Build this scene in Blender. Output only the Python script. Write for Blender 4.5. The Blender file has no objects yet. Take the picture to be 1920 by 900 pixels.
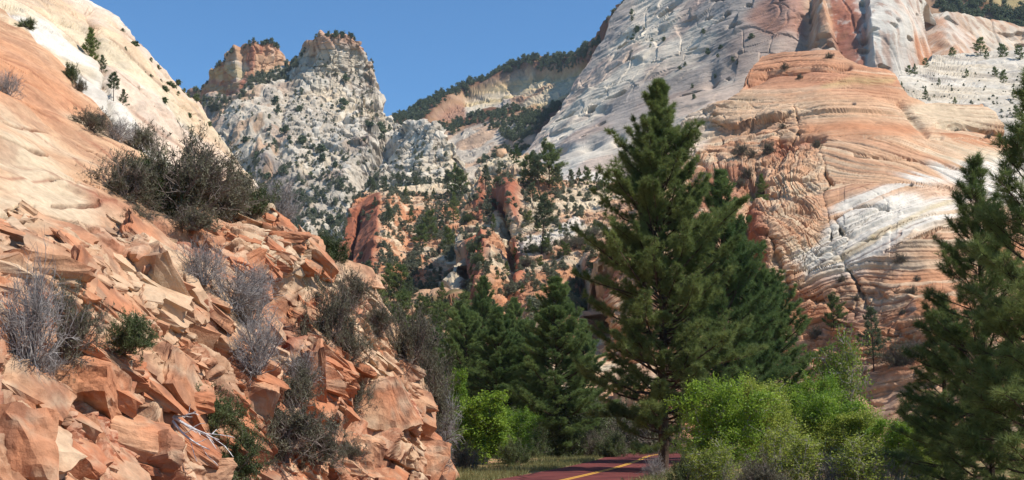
import bpy, math, random
import numpy as np
from mathutils import Vector, Matrix
R = math.radians
C = bpy.context.scene.collection
sc = bpy.context.scene

# ------------------------------------------------------------------ camera, sky, sun, exposure
CAMH, PITCH, FPX = 2.4, math.atan(350/2400.0), 2400.0
cd = bpy.data.cameras.new('camera'); cam = bpy.data.objects.new('camera', cd); C.objects.link(cam)
cam.location = (0, 0, CAMH); cam.rotation_euler = (math.pi/2+PITCH, 0, 0)
cd.lens = 45.0; cd.sensor_width = 36.0; cd.clip_start = 0.5; cd.clip_end = 9000
sc.camera = cam
SUN_EL, SUN_AZ = R(52), R(109)        # azimuth clockwise from +Y (the view direction): behind the camera, to the right
sv = Vector((math.sin(SUN_AZ)*math.cos(SUN_EL), math.cos(SUN_AZ)*math.cos(SUN_EL), math.sin(SUN_EL)))
w = bpy.data.worlds.new('World'); sc.world = w; w.use_nodes = True
nt = w.node_tree; bg = nt.nodes['Background']
sky = nt.nodes.new('ShaderNodeTexSky'); sky.sky_type = 'NISHITA'; sky.sun_disc = False
sky.sun_elevation = SUN_EL; sky.sun_rotation = SUN_AZ; sky.altitude = 1800; sky.air_density = 1.0; sky.dust_density = 0.0; sky.ozone_density = 4.0
tint = nt.nodes.new('ShaderNodeMix'); tint.data_type='RGBA'; tint.blend_type='MULTIPLY'; tint.inputs[0].default_value=1; tint.inputs[7].default_value=(.66,.97,1.10,1)
nt.links.new(sky.outputs[0], tint.inputs[6]); nt.links.new(tint.outputs[2], bg.inputs['Color']); bg.inputs['Strength'].default_value = 0.115
sl = bpy.data.lights.new('sun', 'SUN'); sl.energy = 4.6; sl.angle = R(0.5); sl.color = (1.0, 0.95, 0.88)
so = bpy.data.objects.new('sun', sl); C.objects.link(so); so.rotation_euler = (-sv).to_track_quat('-Z', 'Y').to_euler()
sc.view_settings.view_transform = 'Standard'; sc.view_settings.look = 'None'
sc.view_settings.exposure = 0.36; sc.view_settings.gamma = 1.0
sc.render.engine = 'CYCLES'
sc.cycles.max_bounces = 5; sc.cycles.diffuse_bounces = 2; sc.cycles.transmission_bounces = 2; sc.cycles.transparent_max_bounces = 4
rng = np.random.default_rng(7); random.seed(7)

# ------------------------------------------------------------------ noise in numpy
def hsh(ix, iy, iz, seed=0):
    u = np.uint32
    n = (ix.astype(u)*u(73856093)) ^ (iy.astype(u)*u(19349663)) ^ (iz.astype(u)*u(83492791)) ^ u(seed*2654435761 & 0x7fffffff)
    n ^= n >> 16; n *= np.uint32(0x7feb352d); n ^= n >> 15; n *= np.uint32(0x846ca68b); n ^= n >> 16
    return n
GR = np.array([(1,1,0),(-1,1,0),(1,-1,0),(-1,-1,0),(1,0,1),(-1,0,1),(1,0,-1),(-1,0,-1),(0,1,1),(0,-1,1),(0,1,-1),(0,-1,-1),(1,1,0),(-1,1,0),(0,-1,1),(0,-1,-1)], np.float32)
def noise(P, f=1.0, seed=0):
    Q = P*f; fl = np.floor(Q); i = fl.astype(np.int32); t = (Q-fl).astype(np.float32); u = t*t*t*(t*(t*6-15)+10)
    out = 0
    for dx in (0,1):
        wx = u[:,0] if dx else 1-u[:,0]
        for dy in (0,1):
            wy = u[:,1] if dy else 1-u[:,1]
            for dz in (0,1):
                wz = u[:,2] if dz else 1-u[:,2]
                g = GR[(hsh(i[:,0]+dx, i[:,1]+dy, i[:,2]+dz, seed) & 15)]
                out = out + wx*wy*wz*(g[:,0]*(t[:,0]-dx)+g[:,1]*(t[:,1]-dy)+g[:,2]*(t[:,2]-dz))
    return out
def fbm(P, f, o=4, seed=0, gain=0.5):
    a, s = 1.0, 0
    for k in range(o): s = s + a*noise(P, f, seed+k*17); a *= gain; f *= 2.07
    return s
def ridged(P, f, o=3, seed=0):
    a, s = 1.0, 0
    for k in range(o): s = s + a*(1-np.abs(noise(P, f, seed+k*13))*2.4); a *= 0.5; f *= 2.1
    return s
def rot(P, rx=0, ry=0, rz=0):
    M = np.array((Matrix.Rotation(rz,3,'Z') @ Matrix.Rotation(ry,3,'Y') @ Matrix.Rotation(rx,3,'X')))
    return P @ M.T
def blocks(P, f, amp, tilt=0.5, crack=0.0, cw=0.08, seed=0, k=24.0):
    """jointed rock: brick-like cells in a skewed frame, each set forward or back and leaning its own way, straight cracks between"""
    q = rot(P, .22*math.sin(seed*1.7), .25*math.cos(seed*2.3), .7+.9*math.sin(seed*3.1))*f*.92
    Q = (q + np.stack([noise(q,.55,seed+j) for j in (50,51,52)],1)*.55).astype(np.float32)-np.float32(.5)
    K = k/3.; n = len(P); H = np.zeros(n, np.float32); A = np.zeros(n, np.float32); e = np.full(n, 1., np.float32)
    iz = np.floor(Q[:,2]); fz = Q[:,2]-iz; uz = np.clip((fz-.5)*K+.5, 0, 1); e = np.minimum(e, np.abs(fz-.5))
    for dz in (0,1):
        lz = (iz+dz).astype(np.int32); hh = hsh(lz, lz, lz, seed+5); sx = Q[:,0]+(hh&255)/np.float32(256); sy = Q[:,1]+((hh>>8)&255)/np.float32(256)
        wz = uz if dz else 1-uz; ix = np.floor(sx); fx = sx-ix; iy = np.floor(sy); fy = sy-iy
        ux = np.clip((fx-.5)*K+.5, 0, 1); uy = np.clip((fy-.5)*K+.5, 0, 1)
        dom = wz > .5; e = np.where(dom, np.minimum(e, np.minimum(np.abs(fx-.5), np.abs(fy-.5))), e)
        for dx in (0,1):
            for dy in (0,1):
                wt = wz*(ux if dx else 1-ux)*(uy if dy else 1-uy)
                h = hsh(ix.astype(np.int32)+dx, iy.astype(np.int32)+dy, lz, seed); h = (h ^ (h>>7))*np.uint32(2246822519)
                va = (h & 0x3ff)/np.float32(1023); t1 = ((h>>10)&0x3ff)/np.float32(511.5)-1; t2 = ((h>>20)&0x3ff)/np.float32(511.5)-1
                H += wt*((va-.5)*1.5 + tilt*.75*(t1*(fx-dx)+t2*(fz-dz)+(t1-t2)*.5*(fy-dy))); A = np.where(wt > .5, va, A)
    e = e*2; d = amp*H
    if crack: d = d - crack*sm(0, 1, 1-e/(cw*1.3))*sm(-.25, .3, noise(q, .8, seed+60))
    return d, A, e
def h1(i, seed=0):
    i = np.asarray(i).astype(np.int64); return (hsh(i, i*0+seed, i*0+5, seed) & 0xffff)/65535.
def ledges(s, lam, seed=0, sharp=3.0):
    """layered rock: 0..1, every layer of its own hardness, undercut below"""
    k = s/lam; i = np.floor(k); f = k-i
    a = h1(i, seed); b = h1(i+1, seed)
    t = np.clip((f-0.5)*sharp+0.5, 0, 1); t = t*t*(3-2*t)
    return a*(1-t)+b*t - 0.5*np.exp(-((f-0.03)/0.10)**2)
def sm(a, b, x): t = np.clip((x-a)/(b-a), 0, 1); return t*t*(3-2*t)
def lerp(a, b, t):
    return a*(1-t[:,None])+b*t[:,None]
def col(*rgb):
    c = np.array(rgb)/255.; return np.where(c < .04045, c/12.92, ((c+.055)/1.055)**2.4)
def poly_mask(x, y, poly, soft):
    p = np.array(poly, float); n = len(p); inside = np.zeros(len(x), bool); d = np.full(len(x), 1e9)
    for k in range(n):
        a, b = p[k], p[(k+1) % n]
        c = ((a[1] > y) != (b[1] > y)) & (x < (b[0]-a[0])*(y-a[1])/(b[1]-a[1]+1e-9)+a[0]); inside ^= c
        e = b-a; t = np.clip(((x-a[0])*e[0]+(y-a[1])*e[1])/(e@e+1e-9), 0, 1)
        d = np.minimum(d, np.hypot(x-a[0]-t*e[0], y-a[1]-t*e[1]))
    return sm(-soft, soft, np.where(inside, d, -d))
def line_dist(x, y, pts):
    d = np.full(len(x), 1e9); p = np.array(pts, float)
    for a, b in zip(p[:-1], p[1:]):
        e = b-a; t = np.clip(((x-a[0])*e[0]+(y-a[1])*e[1])/(e@e+1e-9), 0, 1)
        d = np.minimum(d, np.hypot(x-a[0]-t*e[0], y-a[1]-t*e[1]))
    return d

# ------------------------------------------------------------------ surveying: sight line + distance -> world point
cp, sp = math.cos(PITCH), math.sin(PITCH)
def at(px, py, Y):
    """world point seen at photo pixel (px, py) that lies Y metres in front"""
    a = (np.asarray(px, float)-960)/FPX; b = (450-np.asarray(py, float))/FPX
    dy = cp-b*sp; dz = sp+b*cp
    return np.stack(np.broadcast_arrays(a/dy*Y, Y+0*a, CAMH+dz/dy*Y), -1)
def px_of(P):
    P = np.atleast_2d(P); y = P[:,1]; z = P[:,2]-CAMH; f = y*cp+z*sp; u = -y*sp+z*cp
    return 960+P[:,0]/f*FPX, 450-u/f*FPX
class Depth:
    def __init__(s, pts):
        p = np.array(pts, float); s.p = p[:,:2]/500.; n = len(p)
        d = np.hypot(*(s.p[:,None]-s.p[None]).transpose(2,0,1)); K = s.k(d)+np.eye(n)*2e-3
        Q = np.c_[np.ones(n), s.p]; A = np.block([[K, Q],[Q.T, np.zeros((3,3))]])
        s.w = np.linalg.solve(A, np.r_[np.log(p[:,2]), 0, 0, 0])
    @staticmethod
    def k(d): return d*d*np.log(d+1e-9)
    def __call__(s, x, y):
        x = x/500.; y = y/500.; o = s.w[-3]+s.w[-2]*x+s.w[-1]*y
        for q, wt in zip(s.p, s.w): o = o+wt*s.k(np.hypot(x-q[0], y-q[1]))
        return np.exp(o)

def mesh_obj(name, V, F, mat, smooth=False, colors=None, parent=None):
    me = bpy.data.meshes.new(name); V = np.asarray(V, np.float32); F = np.asarray(F, np.int32)
    me.vertices.add(len(V)); me.vertices.foreach_set('co', V.ravel())
    k = F.shape[1]; me.loops.add(F.size); me.loops.foreach_set('vertex_index', F.ravel())
    me.polygons.add(len(F)); me.polygons.foreach_set('loop_start', np.arange(0, F.size, k, dtype=np.int32))
    me.update(calc_edges=True)
    me.polygons.foreach_set('use_smooth', np.full(len(F), smooth))
    if colors is not None:
        at_ = me.color_attributes.new('Col', 'FLOAT_COLOR', 'POINT')
        at_.data.foreach_set('color', np.c_[colors, np.ones(len(V))].astype(np.float32).ravel())
    if mat: me.materials.append(mat)
    o = bpy.data.objects.new(name, me); C.objects.link(o); o.parent = parent
    return o
def tag(o, label=None, cat=None, group=None, kind=None):
    for k, v in (('label', label), ('category', cat), ('group', group), ('kind', kind)):
        if v: o[k] = v
    return o

# ------------------------------------------------------------------ materials
def nmat(name):
    m = bpy.data.materials.new(name); m.use_nodes = True; t = m.node_tree; b = t.nodes['Principled BSDF']
    b.inputs['Specular IOR Level'].default_value = 0.115; b.inputs['Roughness'].default_value = 0.95
    return m, t, b
def rock_mat(name, scale, bump, dist, streak=None):
    """stone: the bed colours of the mesh, grain and weathering from object-space noise"""
    m, t, b = nmat(name); N = t.nodes.new; L = t.links.new
    a = N('ShaderNodeVertexColor'); a.layer_name = 'Col'
    tc = N('ShaderNodeTexCoord'); mp = N('ShaderNodeMapping'); L(tc.outputs['Object'], mp.inputs[0])
    mp.inputs['Scale'].default_value = streak or (1,1,1)
    n1 = N('ShaderNodeTexNoise'); n1.inputs['Scale'].default_value = scale; n1.inputs['Detail'].default_value = 9; n1.inputs['Roughness'].default_value = 0.66
    L(mp.outputs[0], n1.inputs['Vector'])
    n2 = N('ShaderNodeTexNoise'); n2.inputs['Scale'].default_value = scale*0.21; n2.inputs['Detail'].default_value = 5; L(tc.outputs['Object'], n2.inputs['Vector'])
    r = N('ShaderNodeMapRange'); r.inputs[1].default_value = .3; r.inputs[2].default_value = .72; r.inputs[3].default_value = .74; r.inputs[4].default_value = 1.16; L(n1.outputs[0], r.inputs[0])
    r2 = N('ShaderNodeMapRange'); r2.inputs[1].default_value = .35; r2.inputs[2].default_value = .65; r2.inputs[3].default_value = .9; r2.inputs[4].default_value = 1.08; L(n2.outputs[0], r2.inputs[0])
    mu = N('ShaderNodeMath'); mu.operation = 'MULTIPLY'; L(r.outputs[0], mu.inputs[0]); L(r2.outputs[0], mu.inputs[1])
    vm = N('ShaderNodeVectorMath'); vm.operation = 'SCALE'; L(a.outputs[0], vm.inputs[0]); L(mu.outputs[0], vm.inputs['Scale'])
    L(vm.outputs[0], b.inputs['Base Color'])
    bp = N('ShaderNodeBump'); bp.inputs['Strength'].default_value = bump; bp.inputs['Distance'].default_value = dist
    L(n1.outputs[0], bp.inputs['Height']); L(bp.outputs[0], b.inputs['Normal'])
    return m

# ------------------------------------------------------------------ relief builder
def relief(name, x0, x1, top, bot, depth, nx, ny, shape, paint, mat, back=40., nb=14, smooth=False, vpow=1.0):
    """one mass of rock: front from foot to crest by sight line and distance, then over the crest and down behind; shape() displaces along the normal"""
    D = Depth(depth); xs = np.linspace(x0, x1, nx); tp = np.array(top, float); bt = np.array(bot, float)
    yt = np.interp(xs, tp[:,0], tp[:,1]); yb = np.interp(xs, bt[:,0], bt[:,1]); yb = np.maximum(yb, yt+4)
    v = np.linspace(0, 1, ny)**vpow; X = np.repeat(xs[None], ny, 0); Yp = yb[None]+(yt-yb)[None]*v[:,None]
    P = at(X, Yp, D(X, Yp))
    # skirt to the ground in front of the foot
    ns = 8; foot = P[0]; sk = []
    for k in range(ns, 0, -1):
        t = k/ns; dz = (foot[:,2]+3).clip(0)*t; q = foot.copy(); q[:,2] -= dz; q[:,1] -= dz*0.35; sk.append(q)
    crest = P[-1]; bk = []
    for k in range(1, nb+1):
        t = (k/nb)**1.6; q = crest.copy(); q[:,1] += back*t; q[:,0] *= (1+back*t/crest[:,1]*.5); q[:,2] -= (crest[:,2]+3)*t*t; bk.append(q)
    G = np.concatenate([np.array(sk), P, np.array(bk)]); nr = len(G)
    PX = np.concatenate([np.repeat(xs[None], ns, 0), X, np.repeat(xs[None], nb, 0)]); PY = np.concatenate([np.repeat(yb[None], ns, 0), Yp, np.repeat(yt[None], nb, 0)])
    def normals(G):
        du = np.gradient(G, axis=1); dv = np.gradient(G, axis=0); n = np.cross(du, dv); n /= np.linalg.norm(n, axis=2, keepdims=True)+1e-9; return n
    n = normals(G)
    # smooth the normals a little at the crest
    for _ in range(4): n[1:-1] = (n[:-2]+n[1:-1]*2+n[2:])/4
    n /= np.linalg.norm(n, axis=2, keepdims=True)+1e-9
    if n[ns+ny//2, nx//2, 1] > 0: n = -n
    Vf = G.reshape(-1,3); nf = n.reshape(-1,3); px = PX.ravel(); py = PY.ravel()
    disp, info = shape(Vf, px, py, nf)
    W = Vf + nf*disp[:,None]
    if 'fine' in info:                                            # second pass: the small relief lies on the displaced faces, not stretched out of the first sheet
        g = W.reshape(nr,nx,3); nn = normals(g); nn = -nn if nn[ns+ny//2, nx//2, 1] > 0 else nn
        for _ in range(2): nn[1:-1] = (nn[:-2]+nn[1:-1]*2+nn[2:])/4; nn[:,1:-1] = (nn[:,:-2]+nn[:,1:-1]*2+nn[:,2:])/4
        nn /= np.linalg.norm(nn, axis=2, keepdims=True)+1e-9
        ed = np.maximum(np.linalg.norm(np.gradient(g,axis=0),axis=2), np.linalg.norm(np.gradient(g,axis=1),axis=2)).ravel()
        W = W + nn.reshape(-1,3)*info['fine'](W, nn.reshape(-1,3), lambda lam: 1-sm(.13*lam,.34*lam,ed), info)[:,None]
    n2 = normals(W.reshape(nr, nx, 3)).reshape(-1,3)
    if n2[(ns+ny//2)*nx+nx//2,1] > 0: n2 = -n2
    cl = paint(W, px, py, n2, info)
    i = np.arange((nr-1)*nx).reshape(nr-1, nx)[:, :-1].ravel()
    F = np.stack([i, i+1, i+nx+1, i+nx], 1)
    o = mesh_obj(name, W, F, mat, smooth, np.clip(cl*.86, .005, .9)); tag(o, kind='structure')
    o['grid'] = 1; del o['grid']
    o_info = dict(W=W.reshape(nr,nx,3)[ns:ns+ny], N=n2.reshape(nr,nx,3)[ns:ns+ny], xs=xs, yt=yt, yb=yb, ny=ny, v=v)
    return o, o_info
def on(info, px, py, sink=0.0):
    """the point of a mass under photo pixel (px, py)"""
    i = int(np.clip(np.searchsorted(info['xs'], px), 0, len(info['xs'])-1))
    v = (py-info['yb'][i])/(info['yt'][i]-info['yb'][i]+1e-9)
    j = int(np.clip(np.searchsorted(info['v'], v), 0, info['ny']-1))
    p = info['W'][j,i].copy(); p[2] -= sink; return p, info['N'][j,i]
# ------------------------------------------------------------------ palette (albedo)
ORS = col(193,128,92); WHITE = col(219,204,182); GREY = col(164,152,141); CREAM = col(218,198,166); PINK = col(208,166,130); ORANGE = col(196,136,98)
RED = col(170,100,74); DRED = col(140,80,60); YEL = col(206,180,126); LWHITE = col(230,220,203); DARK = col(92,78,72); BROWN = col(150,104,80); SOIL = col(170,120,90)

# ------------------------------------------------------------------ near outcrop beside the road
top_out = [(-160,-190),(-60,-60),(0,12),(30,40),(60,70),(90,100),(130,135),(160,180),(190,215),(240,262),(280,300),(330,345),(380,385),(430,402),(470,400),(505,408),(540,432),(560,452),(572,482),(600,500),(640,520),(690,545),(705,560),(725,605),(745,645),(758,690),(775,720),(790,770),(812,810),(828,845),(846,885),(852,960),(870,1010)]
dep_out = [(-160,1000,14),(0,900,18),(0,600,22.5),(0,420,27),(0,200,38),(0,20,56),(-150,-150,75),(-150,400,25),(200,900,23),(200,600,27),(200,400,33),(190,215,50),(350,700,30),(400,900,29),(400,405,42),(300,320,46),(520,900,34),(520,700,36.5),(520,420,45),(640,530,48),(620,900,38),(700,900,41),(740,650,50),(770,800,48),(845,895,52),(860,1000,51)]
def sh_out(P, x, y, n):
    Q = rot(P, ry=R(-30))                                             # beds dip to the right
    low = sm(390, 470, y+.25*(x-200)*0 + 26*noise(P, .25, 3)); low = np.maximum(low, sm(330, 420, x)*sm(380,410,y))
    Pn = (Q+np.stack([fbm(P,.35,2,s) for s in (1,2,3)],1)*0.22)*np.array([0.62,0.62,1.2])
    d1, a1, e1 = blocks(Pn, 0.36, 0.40, 1.8, 0.40, .05, seed=4, k=36)
    s = Q[:,2]+0.35*fbm(P,.3,2,8)
    upper = fbm(P*np.array([.5,.5,1.2]), .5, 3, 5)*.22
    d = upper*(1-low)+low*d1
    def fine(W, nn, fade, I):
        Q = rot(W, ry=R(-30)); Pn = (Q+np.stack([fbm(W,.5,2,s) for s in (1,2,3)],1)*0.16)*np.array([0.62,0.62,1.2]); I['Q']=Q
        d2, I['a2'], I['e2'] = blocks(Pn, 0.85, 0.20, 2.0, 0.18, .07, seed=9, k=34)
        d3, I['a3'], e3 = blocks(Pn, 2.3, 0.10, 2.0, 0.07, .10, seed=12, k=34)
        calm = np.maximum(.6*sm(.05,.35, noise(W,.2,77)), .8*I['smooth']); d4, a4, e4 = blocks(Pn, 5.5, 0.05, 2.0, 0.03, .12, seed=15, k=26)
        lo = d2*(1-.7*calm)*fade(1.2)+d3*(1-.75*calm)*fade(.45)+fbm(W,1.4,3,31)*.09*fade(.7)+fbm(W,7.,3,32)*.02*fade(.15)+d4*(1-.6*calm)*fade(.2)
        s = Q[:,2]+.25*fbm(W,.35,2,8); slab = ledges(s+.4*noise(W,.15,5), .62, 21, 8)
        up = .13*slab*sm(-.05,.2,noise(W,.3,14))*fade(.6) + .05*ledges(s,.21,22,6)*sm(0,.3,noise(W,.45,15))*fade(.2) + fbm(Q*np.array([.6,.6,2.2]),1.1,4,6)*.07*fade(.5) + fade(1.2)*d2*.45*sm(.05,.3,noise(W,.22,19))
        return lo*I['low']+up*(1-I['low'])
    # the big forms
    smooth = np.maximum(poly_mask(x,y,[(0,640),(110,650),(160,720),(180,800),(175,900),(0,960),(-60,900)],18), np.maximum(poly_mask(x,y,[(250,700),(330,690),(410,700),(420,800),(360,835),(280,800)],10), poly_mask(x,y,[(125,700),(190,690),(245,780),(250,840),(190,840),(150,780)],8)))
    d = d*(1-.5*smooth)
    cut = lambda pts, w, dep: -dep*np.exp(-(line_dist(x+5*noise(P,.9,1),y+5*noise(P,.9,2),pts)/w)**2)
    d = d + cut([(540,545),(552,590),(545,640),(530,690)], 24, 1.5) + cut([(505,560),(540,600)], 16, 1.2)
    d = d + cut([(560,740),(610,790),(650,830),(690,870),(700,910)], 10, 1.3) + cut([(395,720),(408,850),(440,900)],12,1.0)
    d = d + cut([(0,440),(60,470),(110,490)],7,.8) + cut([(130,640),(100,560),(60,545)],11,.8) + cut([(245,505),(300,525),(330,500)],7,.7)
    d = d + cut([(188,705),(245,760),(260,830),(300,860)],5,.8) + cut([(100,650),(150,740),(180,820),(185,900)],5,.8)
    d = d + cut([(185,372),(240,400),(300,425),(380,450),(430,470)],7,.9) + cut([(640,640),(665,720),(660,800)],10,.9) + cut([(700,700),(735,740),(760,800),(800,850)],8,.9)
    d = d + cut([(330,600),(420,690),(500,740)],7,.6)+cut([(60,385),(0,410)],5,.5)
    bul = lambda cx, cy, rx, ry, h: .45*h*np.exp(-(((x-cx)/rx)**2+((y-cy)/ry)**2)**1.5)
    d = d + bul(545,480,45,50,1.3)+bul(640,560,60,40,.9)+bul(620,680,40,70,1.0)+bul(480,450,60,40,.5)+bul(720,800,50,80,.8)+bul(330,760,70,60,.6)+bul(70,800,70,110,.2)+bul(560,850,60,60,.6)+bul(110,520,60,40,.5)
    # a few long laminae on the smooth slope
    global LAM
    lam = LAM = [((-20,330),(120,345),(220,372)),((-20,262),(90,290)),((40,180),(140,240),(220,300)),((100,380),(230,395)),((-20,120),(80,170)),((60,400),(200,420)),((150,270),(270,340)),((10,225),(120,262))]
    for q in lam: d = d - .28*np.exp(-(line_dist(x,y+6*noise(P,.5,9),q)/1.7)**2)*sm(-.2,.2,noise(P,.6,int(q[0][1])&63))
    return d, dict(low=low, a1=a1, e1=e1, s=s, smooth=smooth, Q=Q, fine=fine)
def pa_out(P, x, y, n, I):
    k = fbm(P,.22,3,40); b = h1(np.floor(I['s']/.22),3)
    c = lerp(PINK*1.03, CREAM, .75*sm(-.15,.5,k+.35*(b-.5)))
    for q in LAM: c = lerp(c, RED*.8, np.exp(-(line_dist(x,y+6*noise(P,.5,9),q)/2.0)**2)*.6)
    fr = I['s']/.34+.6*noise(P,.4,7); fr = fr-np.floor(fr); c = lerp(c, BROWN*.95, np.exp(-((fr-.05)/.09)**2)*.35*sm(.0,.25,noise(P*np.array([1,1,1.5]),.5,17)))
    c = lerp(c, ORANGE*1.05, .75*poly_mask(x+30*noise(P,.3,1),y+20*noise(P,.3,2),[(-160,60),(0,70),(110,130),(170,215),(120,230),(0,200),(-160,200)],25))
    cb = lerp(ORS*1.08, PINK*.98, sm(.25,.8,I['a1']*.5+I['a2']*.5+.4*k)); cb = lerp(cb, RED*1.15, sm(.7,.9,I['a2'])*.55+ .25*sm(.1,.4,noise(P,.5,2)))
    cb = lerp(cb, CREAM, sm(.55,.95, I['a3']*.6+ .5*sm(-.3,.6,n[:,2]))*.42)
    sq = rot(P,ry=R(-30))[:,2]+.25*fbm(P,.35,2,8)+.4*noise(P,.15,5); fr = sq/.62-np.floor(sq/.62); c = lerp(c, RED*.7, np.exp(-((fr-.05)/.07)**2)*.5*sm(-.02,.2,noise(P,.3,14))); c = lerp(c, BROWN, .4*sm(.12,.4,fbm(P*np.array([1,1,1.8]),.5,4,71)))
    c = lerp(c, cb, I['low'])
    c = lerp(c, CREAM*1.06, .6*poly_mask(x+12*noise(P,.5,1),y+12*noise(P,.5,2),[(430,398),(520,405),(570,470),(640,515),(700,545),(730,610),(690,600),(600,545),(520,520),(450,440)],16))
    c = lerp(c, DRED*1.2, poly_mask(x,y+10*noise(P,.6,5),[(505,540),(560,545),(580,640),(540,690),(510,640)],12)*.85)
    c = lerp(c, DRED*1.25, np.exp(-(line_dist(x,y,[(180,375),(260,400),(330,440),(420,475)])/16)**2)*.75)
    c = lerp(c, col(132,92,74), I['smooth']*sm(-.05,.3,fbm(P*np.array([2.2,2.2,.35]),.7,3,9))*.45)    # desert varnish running down the slabs
    c = lerp(c, col(150,100,76), .35*sm(.1,.5,fbm(P*np.array([1.5,1.5,.6]),.6,3,19))*I['low'])
    c = lerp(c, col(90,60,48), np.clip(1-np.minimum(I['e1']/.05,I['e2']/.05),0,1)*.7*I['low']*sm(-.2,.2,noise(P,.7,91)))
    c = c*(1+.16*(I['a3']-.5)*I['low']+.12*(I['a2']-.5)*I['low'])[:,None]
    return c
m_near = rock_mat('near_sandstone', 4.5, .8, .07)
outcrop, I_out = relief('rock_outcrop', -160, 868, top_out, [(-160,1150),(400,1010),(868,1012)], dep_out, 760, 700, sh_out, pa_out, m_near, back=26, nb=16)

# jointed slabs and broken blocks standing out of the outcrop
import bmesh
def block_mesh(r, n_cut=7, lvl=2):
    bm = bmesh.new(); bmesh.ops.create_cube(bm, size=1.0)
    for v in bm.verts: v.co += Vector(r.normal(0,.07,3))
    for k in range(n_cut):
        d = Vector(r.normal(0,1,3)*np.array([1,1,.8])).normalized()
        g = bmesh.ops.bisect_plane(bm, geom=bm.verts[:]+bm.edges[:]+bm.faces[:], plane_co=d*r.uniform(.36,.60), plane_no=d, clear_outer=True)
        bmesh.ops.holes_fill(bm, edges=bm.edges[:], sides=0)
    bmesh.ops.triangulate(bm, faces=bm.faces[:])
    for k in range(lvl): bmesh.ops.subdivide_edges(bm, edges=bm.edges[:], cuts=1, use_grid_fill=True)
    bmesh.ops.triangulate(bm, faces=bm.faces[:]); bm.verts.ensure_lookup_table()
    V = np.array([v.co[:] for v in bm.verts]); F = np.array([[v.index for v in f.verts] for f in bm.faces]); bm.free()
    V = V + np.stack([fbm(V,2.0,5,int(r.integers(99)),.6) for _ in range(3)],1)*np.array([.075,.075,.06]) + (V*(ledges(V[:,2]+.3,.16,int(r.integers(99)),6)*.045)[:,None])*np.array([1,1,0]); return V, F
rb = np.random.default_rng(77); variants = [block_mesh(rb, int(rb.integers(3,7)), 3 if i<8 else 2) for i in range(26)]
BV=[]; BF=[]; BC=[]; bo=0
def add_block(px, py, size, asp, k=None, yaw=0., tilt=.12, sink=.28, tone=None, follow=.35):
    global bo
    p, n = on(I_out, px, py); bed = unit_(np.array([.5,-.10,.87])*(1-follow)+n*follow+rb.normal(0,tilt*.8,3)); xa = np.array([.80,.45,-.35])+rb.normal(0,.12,3)+yaw*np.array([-.4,.9,0]); xa = unit_(xa-bed*(xa@bed)); ya = np.cross(bed, xa)
    V, F = variants[int(rb.integers(0,8 if size>1.3 else 26)) if k is None else k]; S = np.array(asp)*size
    W = (V*S)@np.stack([xa,ya,bed]) + p - n*S[2]*sink
    t = float(np.clip(.46+.9*noise(np.array([p]),.16,88)[0]+rb.normal(0,.11),0,1)) if tone is None else .5*tone+.25; k_ = fbm(W,.5,4,12)
    c = lerp(np.tile(ORS*1.08,(len(W),1)), np.tile(PINK*.97,(len(W),1)), sm(.15,.95,t+.5*k_)); c = lerp(c, CREAM*.98, np.full(len(W), .42*max(0,t-.55)/.45)); c = lerp(c, RED*1.05, sm(.1,.5,noise(W,.8,33))*.3*(t<.5)); c = lerp(c, col(132,96,78), sm(.05,.4,fbm(W*np.array([1.6,1.6,.5]),.9,4,9))*.6); c = lerp(c, CREAM*.95, sm(.1,.4,fbm(W*np.array([.6,.6,2.5]),1.3,3,29))*.35)
    BV.append(W); BF.append(F+bo); BC.append(c*(.92+.16*t)); bo += len(W)
def unit_(v): return v/np.linalg.norm(v)
zone = [(-60,395),(60,400),(150,425),(230,400),(330,425),(420,405),(500,402),(560,440),(600,500),(690,545),(735,610),(765,700),(800,790),(845,880),(850,905),(-60,905)]
smz = [[(0,650),(100,660),(150,720),(175,800),(175,905),(-60,905),(-60,700)],[(255,700),(330,690),(415,705),(420,800),(360,830),(285,800)],[(125,700),(190,690),(245,780),(248,838),(190,838),(150,780)]]
cnt = 0
while cnt < 950:
    x = rb.uniform(-60,850); y = rb.uniform(395,905); X=np.array([x]); Y_=np.array([y])
    if poly_mask(X,Y_,zone,.01)[0] < .5: continue
    if any(poly_mask(X,Y_,z,.01)[0] > .5 for z in smz) and rb.random() < .93: continue
    if noise(np.array([[x,y,0.]]),.012,5)[0] < -.20 or poly_mask(X,Y_,[(515,555),(575,550),(590,620),(560,700),(515,690)],.01)[0] > .5: continue
    dpt = on(I_out,x,y)[0][1]; add_block(x, y, min(1.25,np.exp(rb.normal(-.9,.5)))*(.55+.40*dpt/35), (1.7*rb.uniform(.8,1.5), rb.uniform(.85,1.25), rb.uniform(.42,.75)), sink=.50, follow=rb.uniform(.15,.60), tilt=.08); cnt += 1
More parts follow.
